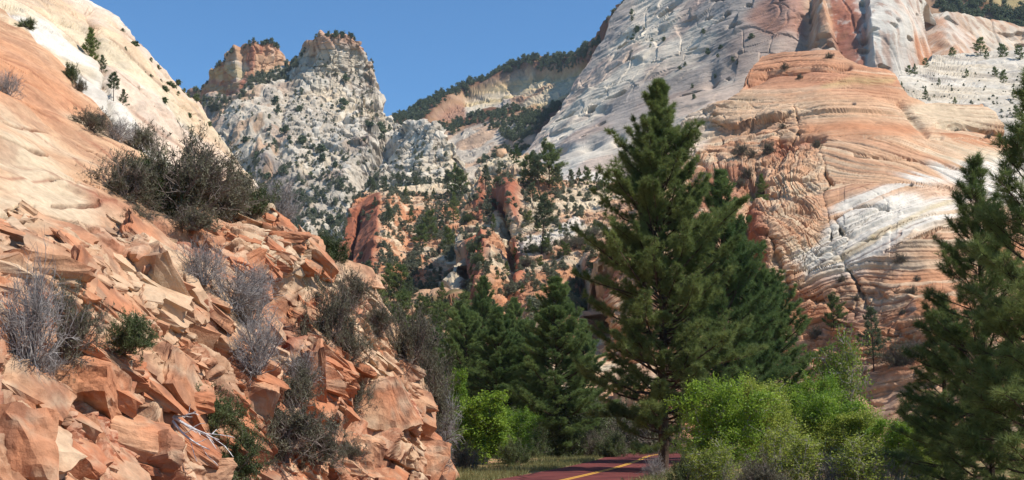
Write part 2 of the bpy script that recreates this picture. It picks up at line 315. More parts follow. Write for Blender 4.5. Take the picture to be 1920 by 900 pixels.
for x,y,s_,asp,yw,tn in [(335,762,2.3,(1.05,.8,.75),.1,.45),(190,770,1.9,(.9,.7,1.0),.0,.3),(60,760,1.9,(.8,.7,1.35),.1,.35),(15,850,1.7,(.8,.7,1.3),.2,.5),(130,850,1.7,(.9,.7,1.1),-.1,.3),(95,545,.9,(1.1,.9,.7),.3,.85),(430,470,2.0,(1.2,.8,.45),0,.25),(300,500,2.1,(1.4,.8,.40),0,.3),(180,560,1.7,(1.3,.8,.45),.1,.3),(400,445,1.6,(1.3,.8,.4),0,.5),(545,455,2.2,(1.1,.9,.75),.2,.8),(490,425,1.9,(1.3,.9,.45),.1,.85),(640,530,2.6,(1.5,.7,.4),.1,.9),(700,575,2.2,(1.4,.7,.45),.1,.85),(600,640,2.0,(1.0,.8,.8),.1,.2),(640,690,2.4,(.9,.8,1.0),.1,.15),(600,780,2.4,(.8,.7,1.1),.0,.6),(560,830,2.0,(.9,.7,1.1),.1,.5),(720,790,2.6,(.8,.7,1.2),.0,.6),(700,860,2.3,(.8,.7,1.1),.2,.45),(780,840,2.2,(.7,.7,1.2),.0,.35),(470,800,1.7,(.9,.8,.9),.1,.4),(260,870,1.4,(1.2,.8,.6),0,.6),(350,880,1.2,(1.1,.8,.7),.1,.75),(500,600,1.8,(1.1,.8,.6),.1,.5),(480,690,1.6,(1.0,.8,.7),.1,.6),(240,640,1.5,(1.2,.8,.5),0,.5),(370,640,1.5,(1.2,.8,.5),.1,.45)]:
    add_block(x,y,s_*.82,asp,None,yw,.06,.42,tn,.7)
blocks_o = mesh_obj('outcrop_blocks', np.concatenate(BV), np.concatenate(BF), m_near, False, np.clip(np.concatenate(BC)*.86,.005,.9)); tag(blocks_o, kind='structure')

# ------------------------------------------------------------------ white slope behind it
top_sl = [(-160,-330),(0,-160),(100,-60),(160,2),(200,28),(245,72),(300,128),(340,170),(370,200),(400,235),(425,268),(440,290),(480,345),(520,410),(560,500)]
def sh_sl(P, x, y, n):
    Q = rot(P, ry=R(-36)); s = Q[:,2]+1.2*fbm(P,.06,2,3)
    d1,a1,e1 = blocks(rot(P,ry=R(-40))*np.array([.5,.5,1.6]), .12, 1.1, .7, .5, .05, seed=3)
    d = fbm(P,.10,3,4)*.9+d1*.35
    def fine(W,nn,fade,I):
        s = rot(W, ry=R(-36))[:,2]+1.2*fbm(W,.06,2,3); d1,a1,e1 = blocks(rot(W,ry=R(-40))*np.array([.6,.6,1.6]), .5, .22, 1.2, .12, .08, seed=6, k=26)
        return ledges(s,2.4,3,7)*.34+ledges(s,.8,9,6)*.15*fade(.8)*sm(-.1,.25,noise(W,.12,4))+(ridged(W*np.array([1,1,2.2]),.35,4,8)-.8)*.12+d1*sm(-.05,.25,noise(W,.09,41))
    g = lambda pts,w,dep: -dep*np.exp(-(line_dist(x,y,pts)/w)**2)
    d = d + g([(165,30),(190,110),(200,200),(245,330)],7,1.6)+g([(260,170),(330,250),(420,330)],5,.9)
    return d, dict(s=s,fine=fine)
def pa_sl(P, x, y, n, I):
    b = h1(np.floor(I['s']/.9),3); k = fbm(P,.07,4,5)
    c = lerp(CREAM*1.0, LWHITE*.93, sm(-.2,.25,k+.3*(b-.5)))
    c = lerp(c, PINK*1.12, .5*sm(.0,.35,noise(P,.05,8)+.25*(y-150)/150*.5+.2*(b-.5)+(.25-.0012*np.abs(x-330))*1.1))
    c = lerp(c, ORANGE, .22*sm(.2,.4,noise(P*np.array([1,1,2]),.2,18))*sm(120,320,y))
    c = lerp(c, GREY, .3*sm(.15,.5,fbm(P,.3,3,55)))
    sq = rot(P, ry=R(-36))[:,2]+1.2*fbm(P,.06,2,3); fr = sq/2.4-np.floor(sq/2.4); c = lerp(c, BROWN*.8, np.exp(-((fr-.05)/.06)**2)*.55*sm(-.05,.2,noise(P,.11,14)))
    return c
m_sl = rock_mat('pale_slickrock', .9, .5, .2)
slope, I_sl = relief('slickrock_slope', -160, 560, top_sl, [(-160,620),(560,620)], [(-150,-200,150),(0,0,125),(160,2,150),(440,290,150),(520,400,145),(200,200,112),(300,350,108),(0,100,105),(-150,400,75),(0,400,80),(400,400,118),(500,560,115),(200,560,85)], 420, 330, sh_sl, pa_sl, m_sl, back=60)

# ------------------------------------------------------------------ white tower and the capped butte behind
def warp(P, f, a, seed): return P+np.stack([fbm(P,f,2,seed+k) for k in range(3)],1)*a
def sh_tw(P, x, y, n):
    rub = np.maximum(sm(500,570,x-.25*(y-250)+40*noise(P,.008,2)), sm(370,430,y)*.8)       # right and foot: rubble ledges; left: sheer streaked wall
    Pw = warp(P,.02,10,5)
    dA, a, e = blocks(Pw*np.array([1,1,.28]), .05, 4, .8, 2, .10, seed=2)
    dA2, a_, e_ = blocks(Pw*np.array([1,1,.22]), .14, 1.5, .8, .8, .1, seed=5)
    dB, b, eb = blocks(Pw*np.array([1,1,.6]), .075, 2.8, 1.1, 2.2, .12, seed=7)
    s = P[:,2]+8*fbm(P,.008,2,3)
    d = (1-rub)*(dA*.9+dA2*.5) + rub*dB + fbm(P,.02,3,9)*3 + (ridged(P*np.array([1,1,.25]),.018,3,12)-.8)*3
    def fine(W,nn,fade,I):
        Ww = warp(W,.03,6,5); dC, I['c'], I['ec'] = blocks(Ww*np.array([1,1,.5]), .19, 1.7, 1.4, 1.3, .12, seed=8, k=24)
        s = W[:,2]+8*fbm(W,.008,2,3); gr = (ridged(Ww*np.array([1,1,.16]),.09,3,6)-.8)*1.1
        return I['rub']*(dC*.75+ledges(s,11,3,6)*1.4+ledges(s,4,3,5)*.8*fade(4))+(1-I['rub'])*(gr+dC*.12)+fbm(W,.16,3,9)*(.4+.6*I['rub'])
    d = d - 16*np.exp(-(line_dist(x,y,[(722,275),(705,290),(690,310),(640,400),(560,470)])/16)**2) - 5*np.exp(-(line_dist(x,y,[(545,150),(530,200),(520,300),(470,360)])/14)**2)
    return d, dict(rub=rub,a=a,b=b,eb=eb,s=s,fine=fine)
def pa_tw(P, x, y, n, I):
    k = fbm(P,.012,4,5)
    c = lerp(WHITE*.84, GREY*.90, sm(-.2,.3,k+.3*(I['a']-.5))*(1-I['rub']*.5))
    c = lerp(c, CREAM*1.03, I['rub']*sm(-.2,.5,k+.4*(I['c']-.5))*.75)
    c = lerp(c, LWHITE*.95, sm(.55,.9,I['c'])*I['rub']*.6)
    st = fbm(P*np.array([1,1,.12]),.05,3,44)
    c = lerp(c, PINK*.85, sm(.12,.4,st)*(1-I['rub'])*.7); c = lerp(c, GREY*.62, sm(.12,.45,-st)*(1-I['rub'])*.7)
    c = lerp(c, BROWN*1.0, sm(.3,.5,noise(P,.03,66))*.35)
    cap = sm(100,76,y+8*noise(P,.05,3)+ (I['a']-.5)*14)*(x>560)
    c = lerp(c, ORANGE*1.0, cap*.65)
    c = lerp(c, PINK, sm(.05,.3,st)*sm(200,90,y)*(x>560)*.7)
    c = lerp(c, DARK*.8, np.clip(1-I['ec']/.09,0,1)*.55*I['rub'])
    return c
m_tw = rock_mat('white_cliff_stone', .10, .6, 1.2)
top_tw = [(320,330),(350,250),(370,214),(393,186),(420,178),(450,172),(483,138),(527,119),(553,107),(573,77),(586,67),(625,64),(660,69),(672,80),(680,100),(692,130),(705,165),(712,195),(722,214),(740,222),(760,238),(800,236),(822,240),(840,262),(868,298),(882,330),(890,362),(905,440),(930,560)]
tower, I_tw = relief('white_tower', 322, 930, top_tw, [(322,600),(930,600)], [(330,480,820),(480,450,850),(600,450,810),(500,300,920),(620,300,930),(625,66,1050),(590,68,1060),(700,150,1080),(540,112,1090),(450,200,1010),(380,200,1060),(370,350,960),(740,230,1000),(882,335,860),(800,240,900),(760,450,740),(900,480,760),(500,590,640),(900,590,640),(680,240,970)], 520, 440, sh_tw, pa_tw, m_tw, back=220)

def sh_bt(P, x, y, n):
    Pw = warp(P,.02,10,5); dA,a,e = blocks(Pw*np.array([1,1,.35]), .045, 5, .8, 3, .12, seed=22); dB,b,eb = blocks(Pw, .13, 2, .8, 1, .1, seed=25)
    d = dA+dB+ledges(P[:,2],9,3,4)*2+fbm(P,.02,4,9)*4
    d = d+14*sm(135,150,y)*sm(190,170,y)*0
    return d, dict(a=a,b=b)
def pa_bt(P, x, y, n, I):
    yy = y+6*noise(P,.03,5)+8*(I['a']-.5)
    c = lerp(PINK*.98, WHITE*.95, sm(-.1,.3,fbm(P,.02,3,4)))
    c = lerp(c, ORANGE*.95, sm(106,92,yy)*.55)
    c = lerp(c, YEL*.95, .65*sm(122,128,yy)*sm(152,146,yy)); c = lerp(c, RED*.95, sm(150,156,yy)*.6); c = lerp(c, YEL*.9, sm(158,163,yy)*sm(176,170,yy)*.5)
    c = lerp(c, RED*.95, sm(.15,.4,fbm(P*np.array([1,1,.2]),.05,3,24))*.7)
    return c
butte, I_bt = relief('capped_butte', 290, 640, [(290,215),(330,190),(345,180),(372,168),(388,156),(396,128),(410,119),(440,97),(456,86),(480,81),(510,84),(521,89),(528,100),(534,113),(560,124),(640,140)], [(290,330),(640,330)], [(300,200,1300),(345,178,1320),(400,120,1250),(480,81,1230),(528,100,1250),(640,140,1320),(400,250,1200),(520,250,1180),(300,300,1200),(640,300,1200),(460,140,1225)], 220, 150, sh_bt, pa_bt, m_tw, back=250)

# ------------------------------------------------------------------ far wooded ridge with cliff bands
top_rg = [(640,250),(700,226),(735,212),(790,195),(850,169),(900,149),(950,126),(1000,112),(1050,100),(1100,87),(1120,71),(1132,46),(1150,20),(1175,0),(1200,-50),(1320,-110)]
def sh_rg(P, x, y, n):
    Pw = warp(P,.015,12,5); dA,a,e = blocks(Pw*np.array([1,1,.4]), .04, 6, .8, 3, .12, seed=32); dB,b,eb = blocks(Pw, .12, 2.4, .8, 1.2, .1, seed=35)
    cliff = np.clip(poly_mask(x,y+5*noise(P,.02,1),[(870,172),(900,165),(985,128),(1095,117),(1085,150),(1075,185),(1000,205),(960,195),(905,205),(860,225)],6)+poly_mask(x,y,[(835,190),(868,176),(872,220),(840,235),(800,222)],5),0,1)
    d = (dA+dB)*(.3+.3*cliff)+ledges(P[:,2],12,3,4)*3*cliff+fbm(P,.01,4,9)*9 - 16*cliff
    slab = poly_mask(x,y,[(800,260),(870,250),(980,220),(1000,250),(980,300),(900,340),(850,330)],8)
    return d, dict(a=a,b=b,cliff=cliff,slab=slab)
def pa_rg(P, x, y, n, I):
    k = fbm(P,.015,3,4)
    c = lerp(SOIL*.5, PINK*.7, sm(-.1,.5,k))
    s = h1(np.floor((P[:,2]+6*k)/9),4)
    cc = lerp(CREAM*.93, YEL*.9, .6*sm(.3,.8,s)); cc = lerp(cc, BROWN*1.05, sm(.0,.3,noise(P,.012,9)+.3*(I['a']-.5))*.7)
    cc = lerp(cc, LWHITE*.85, poly_mask(x,y,[(865,185),(950,170),(950,190),(870,205)],5)*.6)
    c = lerp(c, cc, I['cliff']); c = lerp(c, DRED*1.05, poly_mask(x,y,[(835,190),(868,176),(872,220),(840,235),(800,222)],4)*.7)
    c = lerp(c, WHITE*.92, I['slab']*(1-.0)); c = lerp(c, PINK*.95, I['slab']*sm(.1,.3,fbm(P*np.array([1,1,.3]),.02,3,8))*.7)
    c = lerp(c, PINK*.9, poly_mask(x,y,[(1112,110),(1135,66),(1152,30),(1190,-10),(1200,40),(1150,90),(1120,125)],6)*.8)
    return c
ridge, I_rg = relief('wooded_ridge', 640, 1320, top_rg, [(640,420),(1320,420)], [(650,240,1500),(735,212,1560),(900,150,1650),(1050,98,1550),(1130,60,1350),(1175,0,1100),(1300,-100,1100),(800,250,1380),(950,200,1400),(900,330,1150),(1000,300,1050),(1050,200,1250),(850,400,1050),(1200,300,1000)], 330, 240, sh_rg, pa_rg, m_tw, back=300)

# ------------------------------------------------------------------ great white wall on the right
top_wl = [(950,330),(1000,264),(1040,202),(1070,152),(1095,122),(1112,92),(1135,66),(1150,36),(1185,-4),(1220,-60),(1400,-160),(1600,-170),(1690,-70),(1735,0),(1760,18),(1850,42),(1920,52),(2120,75)]
def sh_wl(P, x, y, n):
    Q = rot(P, ry=R(12)); s = Q[:,2]+10*fbm(P,.008,3,3)
    sheer = sm(1500,1540,x); Pw = warp(P,.015,8,7)
    dA,a,e = blocks(Pw*np.array([1,1,.18]), .028, 4, 1.2, 2, .06, seed=41, k=26)
    d = fbm(P,.012,3,9)*5*(1-.5*sheer)+sheer*dA*.4
    def fine(W,nn,fade,I):
        Q = rot(W, ry=R(12)); s = Q[:,2]+10*fbm(W,.008,3,3); Ww = warp(W,.02,8,7)
        dB,I['b'],I['eb'] = blocks(Ww*np.array([1,1,.7]), .065, 1.2, 1.5, .9, .06, seed=45, k=30)
        fl = ledges(s,7,3,7)*.6+ledges(s,2.6,9,6)*.3*fade(2.6)+(ridged(Q*np.array([.5,1,2.4]),.07,4,12)-.8)*.45
        return (1-I['sheer'])*(fl+dB*sm(-.05,.2,noise(W,.012,55)+.15*sm(1300,1420,I['x'])))+I['sheer']*(fl*.35+(ridged(Ww*np.array([1,1,.14]),.05,3,6)-.8)*.9)
    for (cx,cy,rx,ry,h) in ((1040,290,32,9,14),(1105,275,20,8,9),(1270,250,22,10,6),(1160,265,8,8,8),(1128,205,16,6,7),(1065,220,10,5,4),(1330,140,12,20,6),(1240,60,8,6,4)  ,(1440,25,45,40,10)):
        q = (x-cx)/rx; d = d-.5*h*np.exp(-(q**2+((y-cy+.3*(x-cx))/ry)**2))
    d = d-6*sm(1548,1556,x-.25*(y-30))*sm(1634,1624,x-.1*(y-30))*sm(150,120,y)
    d = d-12*np.exp(-(line_dist(x,y,[(1400,300),(1440,150),(1500,60),(1520,-60)])/20)**2)
    d = d-16*np.exp(-(line_dist(x,y,[(1752,20),(1770,90),(1780,160)])/10)**2)
    hol = fbm(P*np.array([1,1,1.8]),.05,2,71); d = d-3.2*sm(.42,.55,hol)
    return d, dict(s=s,a=a,e=e,x=x,sheer=sheer,hol=hol,fine=fine)
def pa_wl(P, x, y, n, I):
    k = fbm(P,.012,4,5); b = h1(np.floor(I['s']/3.5),3)
    c = lerp(WHITE*1.06, GREY*1.2, sm(-.1,.35,k+.25*(b-.5)+.5*sm(1250,1450,x)*(1-I['sheer'])-.12))
    c = lerp(c, LWHITE*.98, sm(200,330,y)*sm(1220,1050,x)*.75)
    c = lerp(c, col(196,160,140), .5*sm(.05,.4,fbm(P,.02,3,15)+.15*sm(1250,1400,x)))
    c = lerp(c, col(164,148,134), .45*poly_mask(x+25*noise(P,.02,9),y+20*noise(P,.02,19),[(1130,330),(1230,160),(1330,60),(1440,20),(1470,90),(1400,160),(1300,240),(1250,330)],40))
    st = fbm(P*np.array([1,1,.08]),.035,3,44)
    c = lerp(c, PINK*1.0, I['sheer']*sm(-.1,.3,st)*.5); c = lerp(c, LWHITE*.9, I['sheer']*sm(.05,.35,-st)*.6)
    c = lerp(c, ORANGE*1.0, I['sheer']*sm(.25,.5,st+.2*k)*.7)
    xx = x+6*noise(P,.04,4); yw = y+8*noise(P,.04,7)
    c = lerp(c, PINK*.95, poly_mask(xx,yw,[(1495,-60),(1550,-60),(1565,95),(1500,95)],14)*.7)
    c = lerp(c, RED*.98, poly_mask(xx,yw,[(1548,-80),(1605,-80),(1630,60),(1628,130),(1590,120),(1560,60)],7)*.85)
    c = lerp(c, col(176,122,98), poly_mask(xx,yw,[(1400,40),(1420,0),(1480,-40),(1500,-10),(1500,40),(1450,60)],10)*.7)
    c = lerp(c, ORANGE*.98, poly_mask(xx,yw,[(1690,140),(1700,85),(1725,62),(1750,90),(1775,135),(1700,150)],8)*sm(-.2,.2,st+.1)*.8)
    c = lerp(c, ORANGE, poly_mask(xx,yw,[(1755,30),(1775,35),(1785,120),(1770,120)],5)*.7)
    c = lerp(c, LWHITE*.95, poly_mask(xx,yw,[(1600,-60),(1740,-10),(1760,80),(1740,60),(1700,70),(1640,90),(1620,40)],14)*.55)
    s2 = fbm(P*np.array([1,1,.05]),.16,4,48); c = lerp(c, BROWN*1.05, I['sheer']*sm(.1,.45,s2)*.55); c = lerp(c, LWHITE*.9, I['sheer']*sm(.1,.45,-s2)*.5); c = lerp(c, GREY*.8, (1-I['sheer'])*sm(.15,.5,fbm(P*np.array([1,1,.5]),.06,4,58))*.4)
    c = lerp(c, DARK*.9, sm(.44,.56,I['hol'])*.5*(1-I['sheer']*.6))
    return c
wall, I_wl = relief('white_cliff', 950, 2120, top_wl, [(950,420),(1300,400),(2120,330)], [(1000,264,800),(1050,335,640),(1150,345,620),(1150,30,880),(1185,0,880),(1220,-60,900),(1200,200,700),(1400,0,740),(1400,250,620),(1500,-150,780),(1540,0,700),(1540,150,650),(1600,0,690),(1700,40,680),(1700,250,640),(1760,30,760),(1900,60,800),(1900,200,740),(1780,180,700),(2120,80,820),(2120,300,700),(960,400,680)], 700, 420, sh_wl, pa_wl, m_tw, back=260, nb=12)

def sh_fr(P,x,y,n): return fbm(P,.01,4,9)*14, dict()
def pa_fr(P,x,y,n,I):
    c = lerp(SOIL*.5, PINK*.6, sm(-.1,.5,fbm(P,.015,3,4))); return lerp(c, YEL*.9, poly_mask(x,y,[(1800,-60),(2100,-60),(2100,20),(1900,14),(1840,2),(1810,-8)],4))
upland, I_up = relief('far_upland', 1600, 2140, [(1600,-160),(2140,-160)], [(1600,110),(2140,130)], [(1600,-160,1300),(2140,-160,1250),(1600,100,1000),(2140,110,980),(1850,0,1120)], 130, 80, sh_fr, pa_fr, m_tw, back=200, nb=5)

# ------------------------------------------------------------------ pale terraces right of the dome
def sh_ts(P,x,y,n):
    s = P[:,2]+2.5*fbm(P,.02,3,3)+P[:,0]*.05
    dA,a,e = blocks(P*np.array([1,1,2.5]), .10, 1.0, .8, .7, .1, seed=51)
    return ledges(s,3.2,3,5)*.9+fbm(P,.03,4,9)*2+dA*.5+ledges(rot(P,.5,.3)[:,2],1.6,9,5)*.25, dict(s=s)
def pa_ts(P,x,y,n,I):
    b = h1(np.floor(I['s']/1.4),3); c = lerp(LWHITE*.9, WHITE*.85, b); c = lerp(c, GREY*.8, .6*sm(.1,.4,fbm(P*np.array([1,1,3]),.06,3,8)))
    return lerp(c, CREAM, .4*sm(.0,.3,noise(P,.03,3)))
m_ts = rock_mat('terrace_stone', .35, .6, .5)
terr, I_ts = relief('rock_terrace', 1620, 2140, [(1620,215),(1680,152),(1720,122),(1760,107),(1830,97),(1920,93),(2140,86)], [(1620,380),(2140,380)], [(1640,200,430),(1680,150,440),(1760,105,540),(1920,92,560),(2140,86,560),(1700,300,330),(1920,300,310),(2140,300,300),(1800,200,400),(1640,370,300),(2140,375,280)], 360, 220, sh_ts, pa_ts, m_ts, back=90)

# ------------------------------------------------------------------ banded red dome
top_dm = [(1060,640),(1085,560),(1095,500),(1110,474),(1140,460),(1170,440),(1200,380),(1235,300),(1270,252),(1300,228),(1340,206),(1385,182),(1400,152),(1412,124),(1430,104),(1445,98),(1480,97),(1510,92),(1545,89),(1572,94),(1586,112),(1602,122),(1625,131),(1655,135),(1672,142),(1685,160),(1705,180),(1735,193),(1790,196),(1835,202),(1860,215),(1880,236),(1892,262),(1930,285),(2000,300),(2120,330)]
def beds(P, x, y):
    # four stacked sets of beds, each swept its own way
    W = warp(P,.03,2.2,5); X0 = W[:,0]-47
    sA = W[:,2]+.06*W[:,0]+2.0*fbm(P,.03,3,3)
    sB = W[:,2]+.30*X0+.004*X0**2+1.6*fbm(P,.04,2,8)
    sC = W[:,2]-.46*X0+.003*X0**2+2.0*fbm(P,.04,2,28)
    sD = W[:,2]-.12*X0+1.5*fbm(P,.05,2,18)
    wv = 6*noise(P,.05,1)
    mB = sm(262,270,y+wv); mC = mB*sm(350,358,y+wv-.10*(x-1700)); mD = mC*sm(500,508,y+wv+.25*(x-1560))
    return sA*(1-mB)+mB*(sB*(1-mC)+mC*(sC*(1-mD)+sD*mD)), mB, mC, mD
def sh_dm(P, x, y, n):
    W = warp(P,.03,4,5)
    s, mB, mC, mD = beds(P, x, y)
    band = np.exp(-((y-245-.02*(x-1550))/17)**2)*sm(1480,1520,x)*sm(1760,1700,x)            # the plain orange band
    rough = np.maximum(sm(1560,1480,x+20*noise(P,.05,4))*sm(180,230,y), sm(520,560,y+20*noise(P,.05,6))*.8)
    dC,c,ec = blocks(warp(P,.06,3,5), .07, 1.5, .8, .5, .05, seed=65)
    wr = sm(1570,1500,x)*sm(270,300,y)*sm(520,480,y)
    sW = np.sqrt((x-1600)**2+((y-330)*1.3)**2)/14+1.5*fbm(P,.12,3,7)                     # curved rinds like brain coral
    d = dC*(.2+.8*rough) + fbm(P,.03,4,9)*1.6
    def fine(W,nn,fade,I):
        s, mB, mC, mD = beds(W, x, y); I['s']=s; fl = 1-sm(.84,.97,np.abs(n[:,2]))
        L = fl*(ledges(s,2.3,3,8)*.55+ledges(s,.95,6,7)*.50*fade(.95)+ledges(s,.42,8,6)*.17*fade(.5))*(.45+1.3*sm(-.3,.35,noise(W,.045,90)))
        dA,a,e = blocks(warp(W,.1,1.5,3)*np.array([1,1,1.2]), .20, .85, 1.5, .7, .08, seed=61, k=28); dB,b_,eb = blocks(rot(warp(W,.1,1.2,9),ry=R(30))*np.array([.7,1,1.8]), .45, .36, 1.5, .3, .12, seed=63, k=24)
        I['a']=a; I['e']=e; sW = I['sW']; dW = (ledges(sW,1.0,31,5)+.5*ledges(sW,.42,32,5))*.55
        return L*(1-I['band']*.9)*(1-.6*wr)+wr*dW + rough*(dA+dB)*.8 + fbm(W,.35,4,77)*.22*fade(1.2)
    g = lambda pts,w,dep: -dep*np.exp(-(line_dist(x+4*noise(P,.2,1),y+4*noise(P,.2,2),pts)/w)**2)
    d = d+g([(1490,200),(1500,250)],3,.6)+g([(1540,290),(1556,340),(1545,380),(1556,430),(1562,500)],2.2,1.3)+g([(1545,322),(1562,345)],3,1.3)
    d = d+2.6*sm(1385,1428,x)*sm(1540,1440,x)*sm(385,410,y)*sm(560,520,y)+2.2*sm(1290,1318,x)*sm(1400,1330,x)*sm(300,330,y)*sm(470,430,y)
    d = d+g([(1400,160),(1440,140),(1520,132),(1590,132)],5,1.8)+g([(1420,330),(1400,400),(1395,470),(1415,520)],13,4)+g([(1290,290),(1330,330),(1400,330)],10,2.5)
    d = d+g([(1540,270),(1500,262),(1460,262)],7,2.5)+g([(1500,560),(1560,565),(1600,590)],6,2)+g([(1570,480),(1600,520),(1620,570)],5,1.5)+g([(1690,190),(1740,260),(1760,262)],6,.9)+g([(1760,235),(1840,240),(1890,245)],5,2.0)
    d = d+g([(1120,500),(1100,560),(1120,620)],22,9)+g([(1440,470),(1480,540),(1500,600)],6,2)
    d = d+g([(1665,395),(1600,398),(1565,420),(1590,450)],3.5,1.2)+g([(1840,330),(1700,300),(1600,300)],2.5,.8)
    return d, dict(s=s,c=c,rough=rough,band=band,mB=mB,mC=mC,wr=wr,sW=sW,fine=fine)
def pa_dm(P, x, y, n, I):
    xx = x+14*noise(P,.06,4); yw = y+10*noise(P,.06,7); s = I['s']; k = fbm(P,.04,4,5)
    b = h1(np.floor(s/.9),3); b2 = h1(np.floor(s/3.3),8)
    c = lerp(PINK*1.08, CREAM*1.04, sm(.15,.8,.5*b+.4*b2+.5*k)); c = lerp(c, ORANGE*1.06, sm(.65,1.1,b2+.3*b+.3*k)*.7)
    c = lerp(c, ORS*1.10, sm(205,150,yw)*.65); c = lerp(c, RED*1.10, sm(175,130,yw)*.4*sm(.3,.7,b2))
    c = lerp(c, ORANGE*1.02, I['band']*.9)
    c = lerp(c, PINK*1.0, I['wr']*.6)
    c = lerp(c, CREAM*1.02, sm(.4,.7,h1(np.floor(I['sW']/.42),2))*I['wr']*.7)
    wm = poly_mask(xx+40*(b-.5),yw+26*(b2-.5)+14*(b-.5),[(1545,470),(1548,425),(1575,385),(1640,362),(1700,352),(1770,330),(1900,290),(2050,280),(2050,400),(1840,400),(1760,430),(1680,460),(1610,500),(1560,520),(1490,530),(1500,490)],14)
    c = lerp(c, ORANGE*1.06, .4*I['rough']*sm(-.25,.25,k+.5*(I['a']-.5)))
    c = lerp(c, LWHITE*1.03, wm*sm(.0,.25,.55+.5*k+.3*(b-.5))*.95)
    c = lerp(c, PINK*1.08, poly_mask(xx,yw,[(1700,360),(1780,350),(1810,372),(1740,380)],9)*.8)
    c = lerp(c, YEL*1.05, .55*np.exp(-(line_dist(xx,yw,[(1640,455),(1740,405),(1790,385)])/6)**2)+.5*np.exp(-(line_dist(xx,yw,[(1560,500),(1640,455)])/5)**2))
    c = lerp(c, YEL*.95, .6*np.exp(-(line_dist(xx,yw,[(1540,165),(1600,152),(1670,150)])/5)**2))
    low = sm(500,545,yw+.22*(x-1600)); c = lerp(c, lerp(ORANGE*1.02, PINK*1.0, sm(-.3,.3,k+.4*(b-.5))), low*.9)
    c = lerp(c, LWHITE*.92, poly_mask(xx,yw,[(1500,482),(1560,460),(1590,470),(1560,505),(1510,530),(1495,510)],7)*.8)
    c = lerp(c, RED*.95, poly_mask(xx,yw,[(1390,400),(1415,400),(1430,470),(1440,520),(1400,520),(1380,460)],9)*.85)
    c = lerp(c, RED, poly_mask(xx,yw,[(1290,330),(1380,300),(1400,360),(1330,420),(1250,420)],14)*.6)
    c = lerp(c, RED*1.0, poly_mask(xx,yw,[(1085,600),(1095,490),(1130,475),(1180,500),(1150,600)],12)*.8)
    c = lerp(c, LWHITE*.93, poly_mask(xx,yw,[(1255,262),(1300,228),(1345,210),(1340,240),(1290,300),(1250,300)],7)*.55)
    c = lerp(c, RED*1.02, poly_mask(xx,yw,[(1455,262),(1530,262),(1520,290),(1440,300)],8)*.6)
    c = lerp(c, CREAM*1.02, poly_mask(xx,yw,[(1690,195),(1780,195),(1860,212),(1880,232),(1720,235)],6)*.7); c = lerp(c, ORANGE*1.03, poly_mask(xx,yw,[(1750,237),(1885,238),(1900,285),(1790,268)],5)*.8)
    c = lerp(c, GREY*.95, .35*sm(.18,.45,fbm(P,.16,3,50))*low)
    c = lerp(c, DARK, np.clip(1-I['e']/.07,0,1)*.35*I['rough'])
    fr = s/.95-np.floor(s/.95); c = lerp(c, RED*.62, np.exp(-((fr-.05)/.10)**2)*.6*sm(-.15,.2,noise(P,.07,91))*(1-I['band'])); fr = s/.42-np.floor(s/.42); c = lerp(c, BROWN*.8, np.exp(-((fr-.06)/.15)**2)*.4*sm(-.1,.2,noise(P,.09,93))*(1-I['band'])); c = lerp(c, CREAM*1.08, .45*sm(.62,.8,h1(np.floor(s/.42),12))*sm(-.1,.2,noise(P,.05,95))*(1-I['band']))
    return c
m_dm = rock_mat('banded_sandstone', .8, .55, .22)
dep_dm = [(1070,835,172),(1100,780,178),(1100,500,200),(1250,835,166),(1280,260,245),(1400,160,255),(1440,100,270),(1550,92,262),(1600,125,256),(1660,137,254),(1550,260,222),(1500,400,196),(1500,600,178),(1550,740,165),(1300,500,186),(1250,600,184),(1700,300,210),(1750,500,172),(1800,740,148),(1880,240,240),(2100,320,240),(2050,740,140),(1735,193,246),(1200,400,200),(1550,835,152),(1900,835,132)]
dome, I_dm = relief('sandstone_dome', 1062, 2120, top_dm, [(1062,836),(1500,838),(2120,850)], dep_dm, 800, 620, sh_dm, pa_dm, m_dm, back=90, nb=12)

# ------------------------------------------------------------------ middle ridges
def sh_m1(P, x, y, n):
    W = warp(P,.03,5,5); s = P[:,2]+P[:,0]*.15+4*fbm(P,.02,2,3)
    fin = poly_mask(x,y,[(630,560),(645,420),(660,395),(690,372),(705,390),(725,470),(728,545),(700,570)],6)
    dF,f,ef = blocks(W*np.array([1,1,.2]), .09, 1.8, 1.2, 1.2, .1, seed=72, k=24); dA,a,e = blocks(W*np.array([1,1,1.4]), .06, 2.2, 1.4, 1.2, .1, seed=73, k=24)
    d = (1-fin)*dA*.35+fin*(dF+1)+fbm(P,.03,4,9)*1.8
    def fine(W,nn,fade,I):
        Ww = warp(W,.06,3,5); s = W[:,2]+W[:,0]*.15+4*fbm(W,.02,2,3); dA,I['a'],e = blocks(Ww*np.array([1,1,1.6]), .20, .8, 1.5, .8, .12, seed=71, k=24); fl = 1-sm(.85,.97,np.abs(n[:,2]))
        return (1-I['fin'])*(dA+fl*(ledges(s,4,3,7)*1.5+ledges(s,1.6,4,6)*.8))+fbm(W,.25,3,8)*.4
    d = d-6*np.exp(-(line_dist(x,y,[(676,400),(668,450),(655,520)])/4)**2)-13*np.exp(-(line_dist(x,y,[(731,400),(735,480),(735,560)])/9)**2)*0
    d = d+9*sm(650,728,x)*sm(765,732,x)*sm(372,400,y)*sm(600,560,y)
    return d, dict(s=s,fin=fin,fine=fine)
